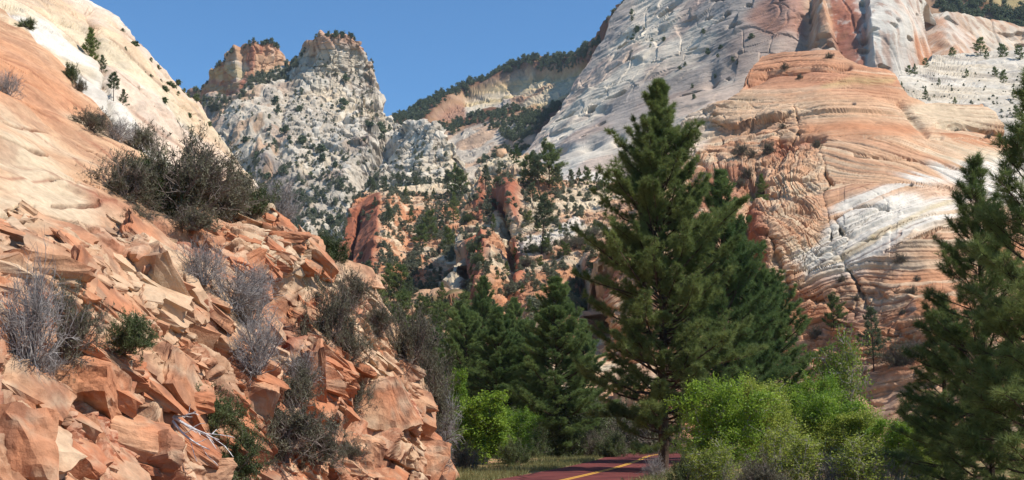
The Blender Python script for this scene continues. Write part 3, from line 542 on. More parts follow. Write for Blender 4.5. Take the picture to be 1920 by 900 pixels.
def pa_m1(P,x,y,n,I):
    k = fbm(P,.04,4,5); b = h1(np.floor(I['s']/1.8),3)
    c = lerp(ORANGE*1.0, PINK*1.06, sm(-.3,.4,.6*k+1.1*(b-.5))); c = lerp(c, CREAM, sm(-.05,.5,.8*k+.3*(I['a']-.5)+.6*(h1(np.floor(I['s']/.9),9)-.5))*.75)
    c = lerp(c, CREAM*1.0, sm(372,356,y+6*noise(P,.05,3))*.8)
    c = lerp(c, RED*.85, I['fin']*.9)
    return c
m_md = rock_mat('mid_sandstone', .4, .6, .4)
mid1, I_m1 = relief('red_ridge', 600, 960, [(600,600),(632,545),(640,490),(648,430),(660,395),(676,376),(690,366),(715,356),(740,351),(780,346),(820,347),(850,362),(880,385),(910,430),(960,500)], [(600,640),(960,640)], [(640,560,440),(650,420,520),(690,362,560),(740,355,590),(850,370,560),(700,560,420),(850,560,370),(900,620,330),(960,500,400),(720,450,500),(780,450,480)], 330, 270, sh_m1, pa_m1, m_md, back=110)
def sh_m2(P, x, y, n):
    W = warp(P,.03,4,5); s = P[:,2]-P[:,0]*.1+3*fbm(P,.03,2,3)
    red = np.clip(poly_mask(x,y,[(868,570),(866,500),(880,450),(915,450),(928,500),(925,560),(900,600)],6)+poly_mask(x,y,[(912,400),(920,360),(950,340),(975,360),(978,430),(945,400),(930,402)],5)+poly_mask(x,y,[(955,500),(968,455),(985,520),(975,545)],4)+poly_mask(x,y,[(890,400),(896,350),(905,330),(912,360),(905,420)],4),0,1)
    dF,f,ef = blocks(W*np.array([1,1,.22]), .11, 1.6, 1.2, 1.2, .1, seed=82, k=24); dA,a,e = blocks(W*np.array([1,1,1.3]), .07, 2.0, 1.4, 1.2, .1, seed=83, k=24)
    right = sm(960,1000,x); d = (1-red)*dA*.4+red*(dF+1)+fbm(P,.04,4,9)*1.6
    def fine(W,nn,fade,I):
        Ww = warp(W,.08,2,5); s = W[:,2]-W[:,0]*.1+3*fbm(W,.03,2,3)+.5*np.sin(x/30.)*2*right; fl = 1-sm(.85,.97,np.abs(n[:,2]))
        dA,I['a'],e = blocks(Ww*np.array([1,1,1.5]), .19, 1.1, 1.5, .9, .12, seed=81, k=24); dB,I['b'],eb = blocks(Ww*np.array([1,1,1.7]), .45, .42, 1.4, .35, .14, seed=84, k=22)
        low = sm(460,500,y)*right; return (1-I['red'])*(dA*(.7-.45*right)+dB*(1-.5*low)+fl*(ledges(s,3.0,3,7)*(1.0+.6*low)+ledges(s,1.1,4,6)*(.6+.5*low)))+fbm(W,.3,3,8)*.3
    cut = lambda pts, w, dep: -dep*np.exp(-(line_dist(x+3*noise(P,.08,1),y,pts)/w)**2)
    d = d+cut([(862,480),(872,530),(880,600),(890,640)],7.5,11)+cut([(945,395),(950,440),(955,490),(950,540)],8,11)+cut([(930,380),(925,420)],4,4)+cut([(1085,500),(1092,560),(1100,620)],10,10)
    d = d+4.5*sm(880,928,x)*sm(955,932,x)*sm(440,470,y)*sm(640,590,y)+4*sm(915,962,x)*sm(985,966,x)*sm(340,360,y)*sm(440,410,y)
    return d, dict(s=s,red=red,fine=fine)
def pa_m2(P,x,y,n,I):
    k = fbm(P,.05,4,5); b = h1(np.floor(I['s']/1.2),3); xx=x+5*noise(P,.08,4); yw=y+5*noise(P,.08,7)
    c = lerp(PINK*.98, CREAM*.98, sm(-.2,.5,k+.7*(b-.5))); c = lerp(c, ORANGE*1.0, sm(.0,.5,-.7*k+.3*(I['a']-.5)+.4*(h1(np.floor(I['s']/.7),9)-.5))*.7)
    c = lerp(c, GREY*.7, .3*sm(.1,.4,fbm(P,.1,3,50)))
    c = lerp(c, ORANGE, sm(.3,.7,b)*poly_mask(xx,yw,[(930,620),(960,520),(1050,490),(1090,520),(1050,620)],10)*.8)
    c = lerp(c, LWHITE*.95, poly_mask(xx,yw,[(972,475),(990,448),(1040,440),(1080,400),(1100,420),(1075,450),(1035,470),(990,485)],6)*.85)
    c = lerp(c, CREAM*1.03, poly_mask(xx,yw,[(1040,380),(1060,345),(1140,350),(1150,400),(1090,390)],6)*.8)
    c = lerp(c, RED*.95, I['red']*.9)
    return c
mid2, I_m2 = relief('broken_ridge', 840, 1260, [(840,600),(852,520),(862,440),(872,388),(884,352),(900,324),(928,302),(948,298),(965,294),(985,292),(1005,305),(1050,328),(1100,338),(1180,350),(1260,420)], [(840,760),(1260,760)], [(860,600,270),(870,450,330),(884,352,385),(960,297,400),(1100,340,380),(950,600,245),(1100,620,205),(1030,470,300),(1200,400,330),(900,740,180),(1200,740,160),(900,450,330),(1000,380,345)], 420, 460, sh_m2, pa_m2, m_md, back=70)

# valley side below them, mostly overgrown
def sh_vl(P,x,y,n):
    dA,a,e = blocks(warp(P,.05,3,4)*np.array([1,1,1.6]), .12, 1.8, .9, 1.0, .12, seed=91); return dA+fbm(P,.04,4,3)*3, dict(a=a)
def pa_vl(P,x,y,n,I):
    k = fbm(P,.05,4,5); c = lerp(SOIL*.75, PINK*.95, sm(-.2,.3,k+.5*(I['a']-.5))); return lerp(c, col(96,100,62)*.9, sm(-.1,.3,fbm(P,.08,3,33))*.7)
valley, I_vl = relief('valley_slope', 430, 1300, [(430,440),(520,470),(600,510),(660,535),(720,548),(860,566),(950,610),(1100,650),(1300,700)], [(430,870),(700,855),(900,837),(1300,837)], [(440,450,420),(540,500,360),(640,545,350),(760,560,315),(900,620,225),(800,700,170),(700,700,190),(600,700,200),(900,780,165),(1150,720,190),(1150,830,166),(900,830,160),(440,880,130),(700,880,120),(1300,830,168)], 330, 220, sh_vl, pa_vl, m_md, back=30, nb=6)

# ------------------------------------------------------------------ ground and road
cl = np.array([(-5.5,-30),(-5.2,0),(-4.6,15),(-3.0,32),(0.2,50),(2.6,60),(6.0,76),(8.9,92),(11.6,108),(16.5,124),(24,137),(36,148),(52,156),(75,160)], float)
def spline(p, n):
    t = np.linspace(0, len(p)-1.001, n); i = t.astype(int); f = (t-i)[:,None]; g = lambda k: p[np.clip(i+k,0,len(p)-1)]
    return .5*((2*g(0))+(-g(-1)+g(1))*f+(2*g(-1)-5*g(0)+4*g(1)-g(2))*f*f+(-g(-1)+3*g(0)-3*g(1)+g(2))*f**3)
cs = spline(cl, 420); tg = np.gradient(cs, axis=0); tg /= np.linalg.norm(tg,axis=1,keepdims=True); nl = np.stack([-tg[:,1], tg[:,0]],1)
def zroad(xy): return .0008*np.clip(xy[...,1]-100,0,80)**1.3
def road_dist(X, Y):
    d = np.full(X.shape, 1e9)
    for k in range(0, len(cs), 3): d = np.minimum(d, np.hypot(X-cs[k,0], Y-cs[k,1]))
    return d
gx = np.concatenate([-np.geomspace(3500,60,30), np.linspace(-55,75,150), np.geomspace(80,3500,30)]); gy = np.concatenate([-np.geomspace(300,32,8), np.linspace(-30,190,230), np.geomspace(196,6000,40)])
GX, GY = np.meshgrid(gx, gy); rd = road_dist(GX, GY); GP = np.stack([GX, GY, 0*GX], -1).reshape(-1,3)
off = sm(3.3, 9, rd.ravel())
GZ = zroad(GP[:,:2]) - .035 + off*(.35*fbm(GP,.12,3,3)+.10*fbm(GP,.9,3,6)) - .10*sm(3.3,4.2,rd.ravel())
GZ = GZ + np.where(GP[:,1]>60, sm(10,50,rd.ravel())*.05*np.clip(GP[:,1]-105,0,90), 0)
GP[:,2] = GZ; i = np.arange((len(gy)-1)*len(gx)).reshape(len(gy)-1,-1)[:,:-1].ravel(); nx_=len(gx)
m_gr, t, b = nmat('dry_verge'); N=t.nodes.new; L=t.links.new
tc=N('ShaderNodeTexCoord'); n1=N('ShaderNodeTexNoise'); n1.inputs['Scale'].default_value=.5; n1.inputs['Detail'].default_value=10; n1.inputs['Roughness'].default_value=.7; L(tc.outputs['Object'],n1.inputs['Vector'])
cr=N('ShaderNodeValToRGB'); L(n1.outputs[0],cr.inputs[0]); e=cr.color_ramp.elements; e[0].position=.36; e[0].color=(*(col(92,92,58)),1); e[1].position=.66; e[1].color=(*(col(176,132,98)),1)
x_=cr.color_ramp.elements.new(.5); x_.color=(*(col(140,122,84)),1); L(cr.outputs[0],b.inputs['Base Color'])
bp=N('ShaderNodeBump'); bp.inputs['Strength'].default_value=.6; bp.inputs['Distance'].default_value=.1; L(n1.outputs[0],bp.inputs['Height']); L(bp.outputs[0],b.inputs['Normal'])
ground = tag(mesh_obj('ground', GP, np.stack([i,i+1,i+nx_+1,i+nx_],1), m_gr, True), kind='structure')
def strip(name, o0, o1, z, mat, i0=0, i1=None, n=7):
    c = cs[i0:i1]; q = nl[i0:i1]; vs = []
    for k in range(n):
        o_ = o0+(o1-o0)*k/(n-1); p = c+q*o_; vs.append(np.c_[p, zroad(c)+z-.0012*o_*o_])
    V = np.array(vs).reshape(-1,3); m_=len(c); i = np.arange((n-1)*m_).reshape(n-1,m_)[:,:-1].ravel()
    return mesh_obj(name, V, np.stack([i,i+m_,i+m_+1,i+1],1), mat, True)
m_rd, t, b = nmat('red_chipseal'); N=t.nodes.new; L=t.links.new; b.inputs['Roughness'].default_value=.85
tc=N('ShaderNodeTexCoord'); n1=N('ShaderNodeTexNoise'); n1.inputs['Scale'].default_value=.45; n1.inputs['Detail'].default_value=6; L(tc.outputs['Object'],n1.inputs['Vector'])
n2=N('ShaderNodeTexNoise'); n2.inputs['Scale'].default_value=14; n2.inputs['Detail'].default_value=6; L(tc.outputs['Object'],n2.inputs['Vector'])
cr=N('ShaderNodeValToRGB'); L(n1.outputs[0],cr.inputs[0]); e=cr.color_ramp.elements; e[0].position=.35; e[0].color=(*(col(90,46,44)),1); e[1].position=.7; e[1].color=(*(col(120,64,58)),1)
r=N('ShaderNodeMapRange'); r.inputs[3].default_value=.75; r.inputs[4].default_value=1.2; L(n2.outputs[0],r.inputs[0]); vm=N('ShaderNodeVectorMath'); vm.operation='SCALE'; L(cr.outputs[0],vm.inputs[0]); vo=N('ShaderNodeTexVoronoi'); vo.feature='DISTANCE_TO_EDGE'; vo.inputs['Scale'].default_value=.22; nz=N('ShaderNodeMix'); nz.data_type='RGBA'; nz.inputs[0].default_value=.12; L(tc.outputs['Object'],nz.inputs[6]); L(n1.outputs['Color'],nz.inputs[7]); L(nz.outputs[2],vo.inputs['Vector'])
ck=N('ShaderNodeMapRange'); ck.inputs[1].default_value=.004; ck.inputs[2].default_value=.014; ck.inputs[3].default_value=.35; ck.inputs[4].default_value=1; L(vo.outputs['Distance'],ck.inputs[0]); m2_=N('ShaderNodeMath'); m2_.operation='MULTIPLY'; L(r.outputs[0],m2_.inputs[0]); L(ck.outputs[0],m2_.inputs[1])
L(m2_.outputs[0],vm.inputs['Scale']); L(vm.outputs[0],b.inputs['Base Color'])
tag(strip('road', -3.15, 3.15, .012, m_rd, n=9), kind='structure')
m_yl, t, b = nmat('yellow_paint'); b.inputs['Base Color'].default_value=(*col(222,170,70),1); b.inputs['Roughness'].default_value=.6
tag(strip('road_centre_line', -.17, -.05, .017, m_yl, n=2), kind='structure'); tag(strip('road_centre_line', .05, .17, .017, m_yl, n=2), kind='structure')
# ------------------------------------------------------------------ plants: builders
def unit(v): return v/(np.linalg.norm(v,axis=-1,keepdims=True)+1e-9)
def blades(c, d, L, W, r):
    """thin triangles: roots c, directions d, lengths L, widths W"""
    n = len(c); d = unit(d); s = unit(np.cross(d, r.normal(size=(n,3)))); L = np.broadcast_to(np.asarray(L,float),(n,))[:,None]; W = np.broadcast_to(np.asarray(W,float),(n,))[:,None]
    V = np.stack([c-s*W/2, c+s*W/2, c+d*L], 1).reshape(-1,3); return V, np.arange(3*n).reshape(-1,3)
def quads(c, size, r, up=.5):
    """leaves: small four-cornered faces turned every way"""
    n = len(c); a = unit(r.normal(size=(n,3))); nn = unit(r.normal(size=(n,3))+np.array([0,0,up])); a = unit(a-nn*(a*nn).sum(1,keepdims=True)); b = np.cross(nn,a)
    s = (size*r.uniform(.6,1.3,n))[:,None]
    V = np.stack([c-a*s*.5, c+b*s*.32, c+a*s*.5, c-b*s*.32],1).reshape(-1,3); return V, np.arange(4*n).reshape(-1,4)
def tubes(A, B, ra, rb, k=3):
    n = len(A); d = unit(B-A); u = unit(np.cross(d, np.array([.31,.17,.93]))); v = np.cross(d,u); ra = np.broadcast_to(ra,(n,)); rb = np.broadcast_to(rb,(n,))
    t = np.arange(k)*2*np.pi/k; ring = np.cos(t)[None,:,None]*u[:,None]+np.sin(t)[None,:,None]*v[:,None]
    V = np.concatenate([A[:,None]+ring*ra[:,None,None], B[:,None]+ring*rb[:,None,None]],1).reshape(-1,3)
    i = np.arange(n)[:,None]*2*k; j = np.arange(k)[None]; j2 = (j+1)%k
    return V, np.stack([i+j, i+j2, i+k+j2, i+k+j],-1).reshape(-1,4)
def join(parts):
    V=[]; F=[]; o=0
    for v,f in parts: V.append(v); F.append(f+o); o+=len(v)
    return np.concatenate(V), np.concatenate(F)
def limb_pts(p0, d, L, r, n=6, wob=.12, up=0.0):
    p = [p0]; d = d.copy()
    for k in range(n): d = unit(d+r.normal(0,wob,3)+np.array([0,0,up])); p.append(p[-1]+d*L/n)
    return np.array(p)
def leaf_mat(name, c1, c2, trans=.3, nscale=1.2, tip=None):
    m = bpy.data.materials.new(name); m.use_nodes=True; t=m.node_tree; N=t.nodes.new; L=t.links.new; b=t.nodes['Principled BSDF']
    b.inputs['Roughness'].default_value=.6; b.inputs['Specular IOR Level'].default_value=.25
    tc=N('ShaderNodeTexCoord'); n=N('ShaderNodeTexNoise'); n.inputs['Scale'].default_value=nscale; n.inputs['Detail'].default_value=4; L(tc.outputs['Object'],n.inputs['Vector'])
    oi=N('ShaderNodeObjectInfo'); ad=N('ShaderNodeMath'); ad.operation='MULTIPLY_ADD'; L(oi.outputs['Random'],ad.inputs[0]); ad.inputs[1].default_value=.22; L(n.outputs[0],ad.inputs[2])
    cr=N('ShaderNodeValToRGB'); L(ad.outputs[0],cr.inputs[0]); e=cr.color_ramp.elements; e[0].position=.4; e[0].color=(*c1,1); e[1].position=.82; e[1].color=(*c2,1)
    L(cr.outputs[0],b.inputs['Base Color']); tr=N('ShaderNodeBsdfTranslucent'); L(cr.outputs[0],tr.inputs['Color']); mx=N('ShaderNodeMixShader'); mx.inputs[0].default_value=trans
    L(b.outputs[0],mx.inputs[1]); L(tr.outputs[0],mx.inputs[2]); L(mx.outputs[0],t.nodes['Material Output'].inputs['Surface']); return m
def bark_mat(name, c1, c2, sc_=4):
    m,t,b = nmat(name); N=t.nodes.new; L=t.links.new
    tc=N('ShaderNodeTexCoord'); mp=N('ShaderNodeMapping'); mp.inputs['Scale'].default_value=(1,1,.3); L(tc.outputs['Object'],mp.inputs[0]); n=N('ShaderNodeTexNoise'); n.inputs['Scale'].default_value=sc_; n.inputs['Detail'].default_value=6; L(mp.outputs[0],n.inputs['Vector'])
    cr=N('ShaderNodeValToRGB'); L(n.outputs[0],cr.inputs[0]); e=cr.color_ramp.elements; e[0].position=.35; e[0].color=(*c1,1); e[1].position=.65; e[1].color=(*c2,1); L(cr.outputs[0],b.inputs['Base Color'])
    bp=N('ShaderNodeBump'); bp.inputs['Strength'].default_value=.7; bp.inputs['Distance'].default_value=.05; L(n.outputs[0],bp.inputs['Height']); L(bp.outputs[0],b.inputs['Normal']); return m
M_NEED = leaf_mat('pine_needles', (.072,.118,.034), (.225,.265,.080), .40, .9)
M_NEED2 = leaf_mat('pine_needles_fresh', (.075,.130,.040), (.210,.275,.085), .40, .9)
M_FAR = leaf_mat('juniper_leaves', (.075,.105,.052), (.165,.195,.095), .25, .5)
M_GREEN = leaf_mat('bright_leaves', (.09,.19,.018), (.29,.40,.045), .42, 2.2)
M_LIME = leaf_mat('spring_leaves', (.12,.19,.028), (.38,.42,.070), .42, 2.2)
M_OLIVE = leaf_mat('olive_leaves', (.060,.085,.028), (.13,.155,.055), .3, 1.5)
M_SAGE = leaf_mat('scrub_leaves', (.095,.088,.055), (.18,.165,.10), .25, 1.5)
M_BARK = bark_mat('pine_bark', (.035,.022,.016), (.11,.07,.05)); M_TWIG = bark_mat('grey_twigs', (.17,.145,.13), (.38,.345,.32), 9); M_TWIGB = bark_mat('brown_twigs', (.10,.075,.06), (.25,.20,.17), 9); M_DEAD = bark_mat('bleached_wood', (.45,.42,.40), (.72,.70,.68), 6); M_PALE = bark_mat('pale_branches', (.22,.19,.16), (.5,.46,.4), 6)

def pine_mesh(seed, H, prof, bare=.14, gap=.42, per=5, tuft=1.0, needle=.27, nw=.024, nb=36, lean=0.0):
    r = np.random.default_rng(seed); T=[]; cen=[]; dr=[]
    zz = np.linspace(0,H,26); ax = np.cumsum(r.normal(0,.018*H/20,(26,2)),0)+np.stack([lean*zz,0*zz],1); tr = np.c_[ax,zz]
    rt = (H*.0135)*(1-zz/H)**.8+.012; T.append(tubes(tr[:-1],tr[1:],rt[:-1],rt[1:],8))
    z = bare*H; ang = r.uniform(0,6.28)
    while z < H*.985:
        t = z/H; base = np.array([np.interp(z,zz,ax[:,0]), np.interp(z,zz,ax[:,1]), z]); m = r.integers(per-1,per+2)
        if t>.8: m = max(3,m-1)
        sect = r.uniform(.78,1.2)
        for k in range(m):
            ang += 2.4+r.normal(0,.35); L = prof(t)*sect*r.uniform(.55,1.25)
            if r.random()<.12: continue
            if r.random()<.08: L*=.5
            if L<.12: L=.12
            el = np.interp(t,[0,.3,.7,1],[-.12,0.10,.50,1.1])+r.normal(0,.17)
            d = np.array([math.cos(ang)*math.cos(el), math.sin(ang)*math.cos(el), math.sin(el)])
            p = limb_pts(base,d,L,r,6,.09,np.interp(t,[0,.6,1],[.10,.11,.10]))
            rb = max(.010,.022*L*(1-.2*t)); rr = np.linspace(rb,.006,7); T.append(tubes(p[:-1],p[1:],rr[:-1],rr[1:],3))
            ns = max(5,int(L*8.6*tuft)); side = unit(np.cross(d,[0,0,1.]))
            for q in range(ns):
                u = r.uniform(.22,1.0)**.75; i = min(5,int(u*6)); f = u*6-i; c0 = p[i]*(1-f)+p[i+1]*f
                sl = (.22+.30*L*(1.05-u))*r.uniform(.5,1.2); sd = unit(d*.7+side*r.choice([-1,1])*r.uniform(.4,1.1)+np.array([0,0,r.uniform(.1,.95)]))
                e_ = c0+sd*sl; T.append(tubes(c0[None],e_[None],.007,.004,3))
                cen.append(e_); dr.append(sd)
                if sl>.42: cen.append(c0+sd*sl*.55+r.normal(0,.04,3)); dr.append(sd)
            cen.append(p[-1]); dr.append(d); cen.append(p[-2]); dr.append(d)
        z += gap*r.uniform(.6,1.35)*(1-.45*t)
    cen=np.array(cen); dr=np.array(dr); n=len(cen); c=np.repeat(cen,nb,0); d=np.repeat(dr,nb,0)*.62+unit(r.normal(0,1,(n*nb,3)))*.9+np.array([0,0,.18])
    c = c+d*.02-np.repeat(dr,nb,0)*r.uniform(0,.12,(n*nb,1)); V,F = blades(c,d,needle*r.uniform(.6,1.25,n*nb),nw,r)
    return join(T),(V,F)
def bush_segments(r, stems, L, levels=3, spread=1.0, kids=(4,4), wob=.2, up=.05, r0=.02):
    """branching twigs as segment lists"""
    A=[];B=[];ra=[];rb=[];tips=[]
    cur=[]
    for k in range(stems):
        th=r.uniform(0,6.283); ph=r.uniform(.05,1.0)*spread; d=np.array([math.sin(ph)*math.cos(th),math.sin(ph)*math.sin(th),math.cos(ph)])
        cur.append((np.array([r.normal(0,.07),r.normal(0,.07),-.08])*L,d,L*r.uniform(.6,1.05),r0))
    for lv in range(levels):
        nxt=[]
        for p0,d,l,rad in cur:
            n=4 if lv==0 else 3; p=limb_pts(p0,d,l,r,n,wob,up); rr=np.linspace(rad,rad*.5,n+1)
            A.append(p[:-1]);B.append(p[1:]);ra.append(rr[:-1]);rb.append(rr[1:])
            if lv==levels-1: tips.append(p)
            else:
                for q in range(kids[min(lv,len(kids)-1)]):
                    u=r.uniform(.3,1.0)*n; i=min(n-1,int(u)); f=u-i; c0=p[i]*(1-f)+p[i+1]*f
                    dd=unit(unit(p[i+1]-p[i])+r.normal(0,.55,3)); nxt.append((c0,dd,l*r.uniform(.35,.6),rad*.5))
        cur=nxt
    return tubes(np.concatenate(A),np.concatenate(B),np.concatenate(ra),np.concatenate(rb),3), np.array(tips)
def meshes(name, VF, mat):
    V,F=VF; o=mesh_obj(name,V,F,mat); me=o.data; C.objects.unlink(o); bpy.data.objects.remove(o); return me
def plant(name, parts, loc, rz, scale, label, cat, group=None):
    """a plant: an Empty at its foot with its parts, or one mesh when it shows too small for parts"""
    if len(parts)==1: root=bpy.data.objects.new(name, parts[0][1])
    else: root=bpy.data.objects.new(name, None); root.empty_display_size=.3
    C.objects.link(root)
    if len(parts)>1:
        for pn,me in parts: o=bpy.data.objects.new(pn,me); C.objects.link(o); o.parent=root
    root.location=loc; root.rotation_euler=(0,0,rz); root.scale=(scale if hasattr(scale,'__len__') else (scale,)*3)
    return tag(root,label,cat,group)
def zg(x,y):
    j=int(np.clip(np.searchsorted(gy,y),1,len(gy)-1)); i=int(np.clip(np.searchsorted(gx,x),1,len(gx)-1)); return float(GP[:,2].reshape(len(gy),-1)[j,i])
def gpos(px, Y):
    p=at(px,800,Y); return (float(p[0]),Y,zg(p[0],Y)-.05)

# ------------------------------------------------------------------ big pines
def P1prof(t): return np.interp(t,[0,.12,.25,.5,.66,.76,.87,.94,1],[2.4,3.7,4.3,4.3,3.7,2.8,1.75,.95,.3])
def Pcone(t): return np.interp(t,[0,.15,.4,.7,.9,1],[2.8,3.7,3.7,2.5,1.2,.3])
def Pround(t): return np.interp(t,[0,.15,.4,.7,.9,1],[2.8,3.8,4.1,3.4,2.1,.6])
def Pnear(t): return np.interp(t,[0,.12,.3,.55,.75,.9,1],[2.2,2.7,2.4,1.75,1.15,.6,.2])
def pine_parts(tag_, *a, mat=M_NEED, **k):
    tr,cr=pine_mesh(*a,**k); return [('trunk',meshes('trunk_'+tag_,tr,M_BARK)),('crown',meshes('crown_'+tag_,cr,mat))]
big = pine_parts('tall', 11, 21.9, P1prof, bare=.08, gap=.34, per=5, nb=34)
mid_ = pine_parts('cone', 12, 18.0, Pcone, bare=.08, gap=.36, nb=34, mat=M_NEED2)
rnd = pine_parts('round', 13, 14.0, Pround, bare=.10, gap=.38, nb=36, mat=M_NEED2)
nr1 = pine_parts('near', 14, 10.3, Pnear, bare=.05, gap=.34, per=5, tuft=1.35, needle=.20, nw=.013, nb=34)
def topz(py,Y): return CAMH+Y*(800-py)/2400.*1.0
def put_pine(parts, H0, px, Y, pytop, rz, wide, label, group=None):
    p=gpos(px,Y); h=(float(at(px,pytop,Y)[2])-p[2])/H0
    return plant('pine_tree',parts,p,rz,(wide,wide,h),label,'pine tree',group)
put_pine(big,21.9,1243,72,158,0.4,1.0,'tallest pine, standing alone in front of the dome where the road bends')
put_pine(mid_,18,1362,86,322,1.0,1.0,'second tallest pine, close behind the tallest one on its right')
put_pine(rnd,14,1452,96,528,2.2,1.0,'broad round topped pine against the foot of the banded dome')
put_pine(rnd,14,1400,90,470,4.1,.9,'dense pine filling the gap between the tall cone shaped pine and the round topped one')
put_pine(mid_,18,1045,104,522,2.5,1.02,'cone shaped blue green pine left of the tallest pine')
put_pine(mid_,18,935,112,578,4.4,.95,'pointed pine above the bright green tree by the road')
put_pine(rnd,14,872,118,592,.7,.95,'bushy pine left of the pointed pine over the road verge')
put_pine(rnd,14,985,128,612,3.3,.8,'short pine squeezed between the pointed pine and the cone shaped one')
put_pine(mid_,18,905,150,520,5.4,.9,'slender pine rising behind the bushy pines in the valley')
put_pine(rnd,14,815,140,628,1.9,.85,'leftmost pine of the roadside row next to the outcrop')
put_pine(rnd,14,1000,112,640,.2,.8,'short bushy pine directly behind the verge, between two cone shaped ones')
put_pine(mid_,18,1095,140,600,1.2,.9,'pine partly hidden behind the left side of the tallest pine')
put_pine(rnd,14,845,128,650,5.0,.8,'low pine at the back of the outcrop foot')
put_pine(mid_,18,965,160,560,3.9,.9,'distant pine peeping over the roadside row')
put_pine(nr1,10.3,1852,38,305,.3,1.0,'nearest pine with open branches at the right edge')
put_pine(nr1,10.3,1975,34,150,2.9,1.15,'near pine half cut off by the right edge of the view')
put_pine(nr1,10.3,1775,46,560,4.6,.85,'small pine at the foot of the nearest pine')

# ------------------------------------------------------------------ small open pines and pinyons on the rocks
pin=[]
for s in range(4):
    f=[lambda t:np.interp(t,[0,.3,.6,1],[.9,1.5,1.25,.3]), lambda t:np.interp(t,[0,.3,.7,1],[1.2,1.6,1.0,.2]), lambda t:np.interp(t,[0,.3,.8,1],[.5,1.3,1.5,.5]), lambda t:np.interp(t,[0,.4,.8,1],[1.6,1.9,1.5,.5])][s]
    tr,cr=pine_mesh(40+s,[6,6.5,6,4.5][s],f,bare=[.25,.12,.45,.12][s],gap=.42,per=4,tuft=1.0,needle=.34,nw=.06,nb=8,lean=[.02,0,.06,0][s])
    pin.append([('trunk',meshes('trunk_small%d'%s,tr,M_BARK)),('crown',meshes('crown_small%d'%s,cr,M_NEED if s%2 else M_FAR))])
PINH=[6,6.5,6,4.5]
def put_small(info, px, py, hpx, kind, label, group=None, r=random):
    p,_=on(info,px,py,.15); Y=p[1]; s=hpx*Y/2400./PINH[kind]
    return plant('pine_tree',pin[kind],p,r.uniform(0,6.28),(s*r.uniform(.9,1.15),)*2+(s,),label,'pine tree',group)
put_small(I_dm,1648,712,118,0,'open small pine with two bare stems at the foot of the dome')
put_small(I_dm,1572,628,60,3,'low dark pine on the ledge at the foot of the dome')
put_small(I_dm,1430,395,60,1,'single green pinyon growing on the left flank of the dome')
put_small(I_m2,1016,478,108,2,'slender pine leaning over the striped ledges of the broken ridge')
put_small(I_sl,190,110,90,1,'largest dark pine on the white slope at upper left'); put_small(I_sl,198,140,45,0,'small pine just below the largest one on the white slope')
put_small(I_sl,212,192,55,2,'thin two tier pine alone in the middle of the white slope'); put_small(I_sl,226,208,42,0,'short leaning pine touching the thin one on the white slope')
def scatter_poly(poly, n, r, dens=None):
    p=np.array(poly,float); out=[]
    while len(out)<n:
        x=r.uniform(p[:,0].min(),p[:,0].max(),n*2); y=r.uniform(p[:,1].min(),p[:,1].max(),n*2); m=poly_mask(x,y,poly,.01)>.5
        if dens is not None: m&=dens(x,y)>r.random(len(x))
        out+=list(zip(x[m],y[m]))
    return out[:n]
rg=np.random.default_rng(5)
for x,y,h in [(1010,350,60),(1030,345,72),(1045,352,50),(990,345,48),(1022,318,45),(1000,322,40),(1070,345,30),(1085,343,28),(1100,345,30),(1118,360,34),(1132,368,40),(1140,385,40),(1000,392,42),(968,312,40),(912,355,42),(960,305,22)]:
    put_small(I_m2,x,y+4,h*1.1,int(rg.integers(0,4)),'small dark pine on the crest of the broken middle ridge','pines along the crest of the broken ridge')
for x,y in scatter_poly([(880,460),(960,420),(1110,400),(1140,480),(1100,560),(980,600),(900,600)],26,rg):
    put_small(I_m2,x,y,rg.uniform(14,34),int(rg.choice([1,3])),'little green pinyon on the ledges of the broken middle ridge','pinyons on the ledges of the broken ridge')
for x,y,h in [(853,368,60),(838,362,42),(862,372,50),(690,372,34),(700,362,26),(760,372,26),(780,360,28),(812,372,24),(745,352,26),(720,362,30),(800,395,34),(835,430,44),(805,455,52),(740,475,48),(770,420,30),(850,420,56),(700,420,26),(790,470,40),(840,475,40)]:
    put_small(I_m1,x,y+3,h*1.05,int(rg.integers(0,4)),'pinyon scattered over the red banded ridge','pinyons over the red banded ridge')
for x,y in scatter_poly([(640,560),(720,555),(860,575),(950,625),(1080,680),(1100,760),(900,800),(760,790),(640,700)],75,rg):
    put_small(I_vl,x,y,rg.uniform(40,80),int(rg.choice([0,1,3,3])),'green pinyon crowding the overgrown valley slope','pinyons crowding the valley slope')
for x,y in scatter_poly([(470,475),(640,520),(640,600),(560,600)],12,rg):
    put_small(I_vl,x,y,rg.uniform(20,40),3,'low pinyon just beyond the rim of the near outcrop','pinyons beyond the outcrop rim')
for x,y in [(1705,140),(1712,152),(1735,130),(1848,120),(1866,145),(1882,158),(1900,190),(1838,105),(1785,110),(1760,165),(1720,215),(1912,120),(1880,108),(1690,170),(1812,150),(1905,225),(1660,162),(1790,205),(1735,190)]:
    put_small(I_ts,x,y,rg.uniform(12,32),int(rg.choice([1,3,3])),'juniper dotting the pale terraces right of the dome','junipers on the pale terraces')

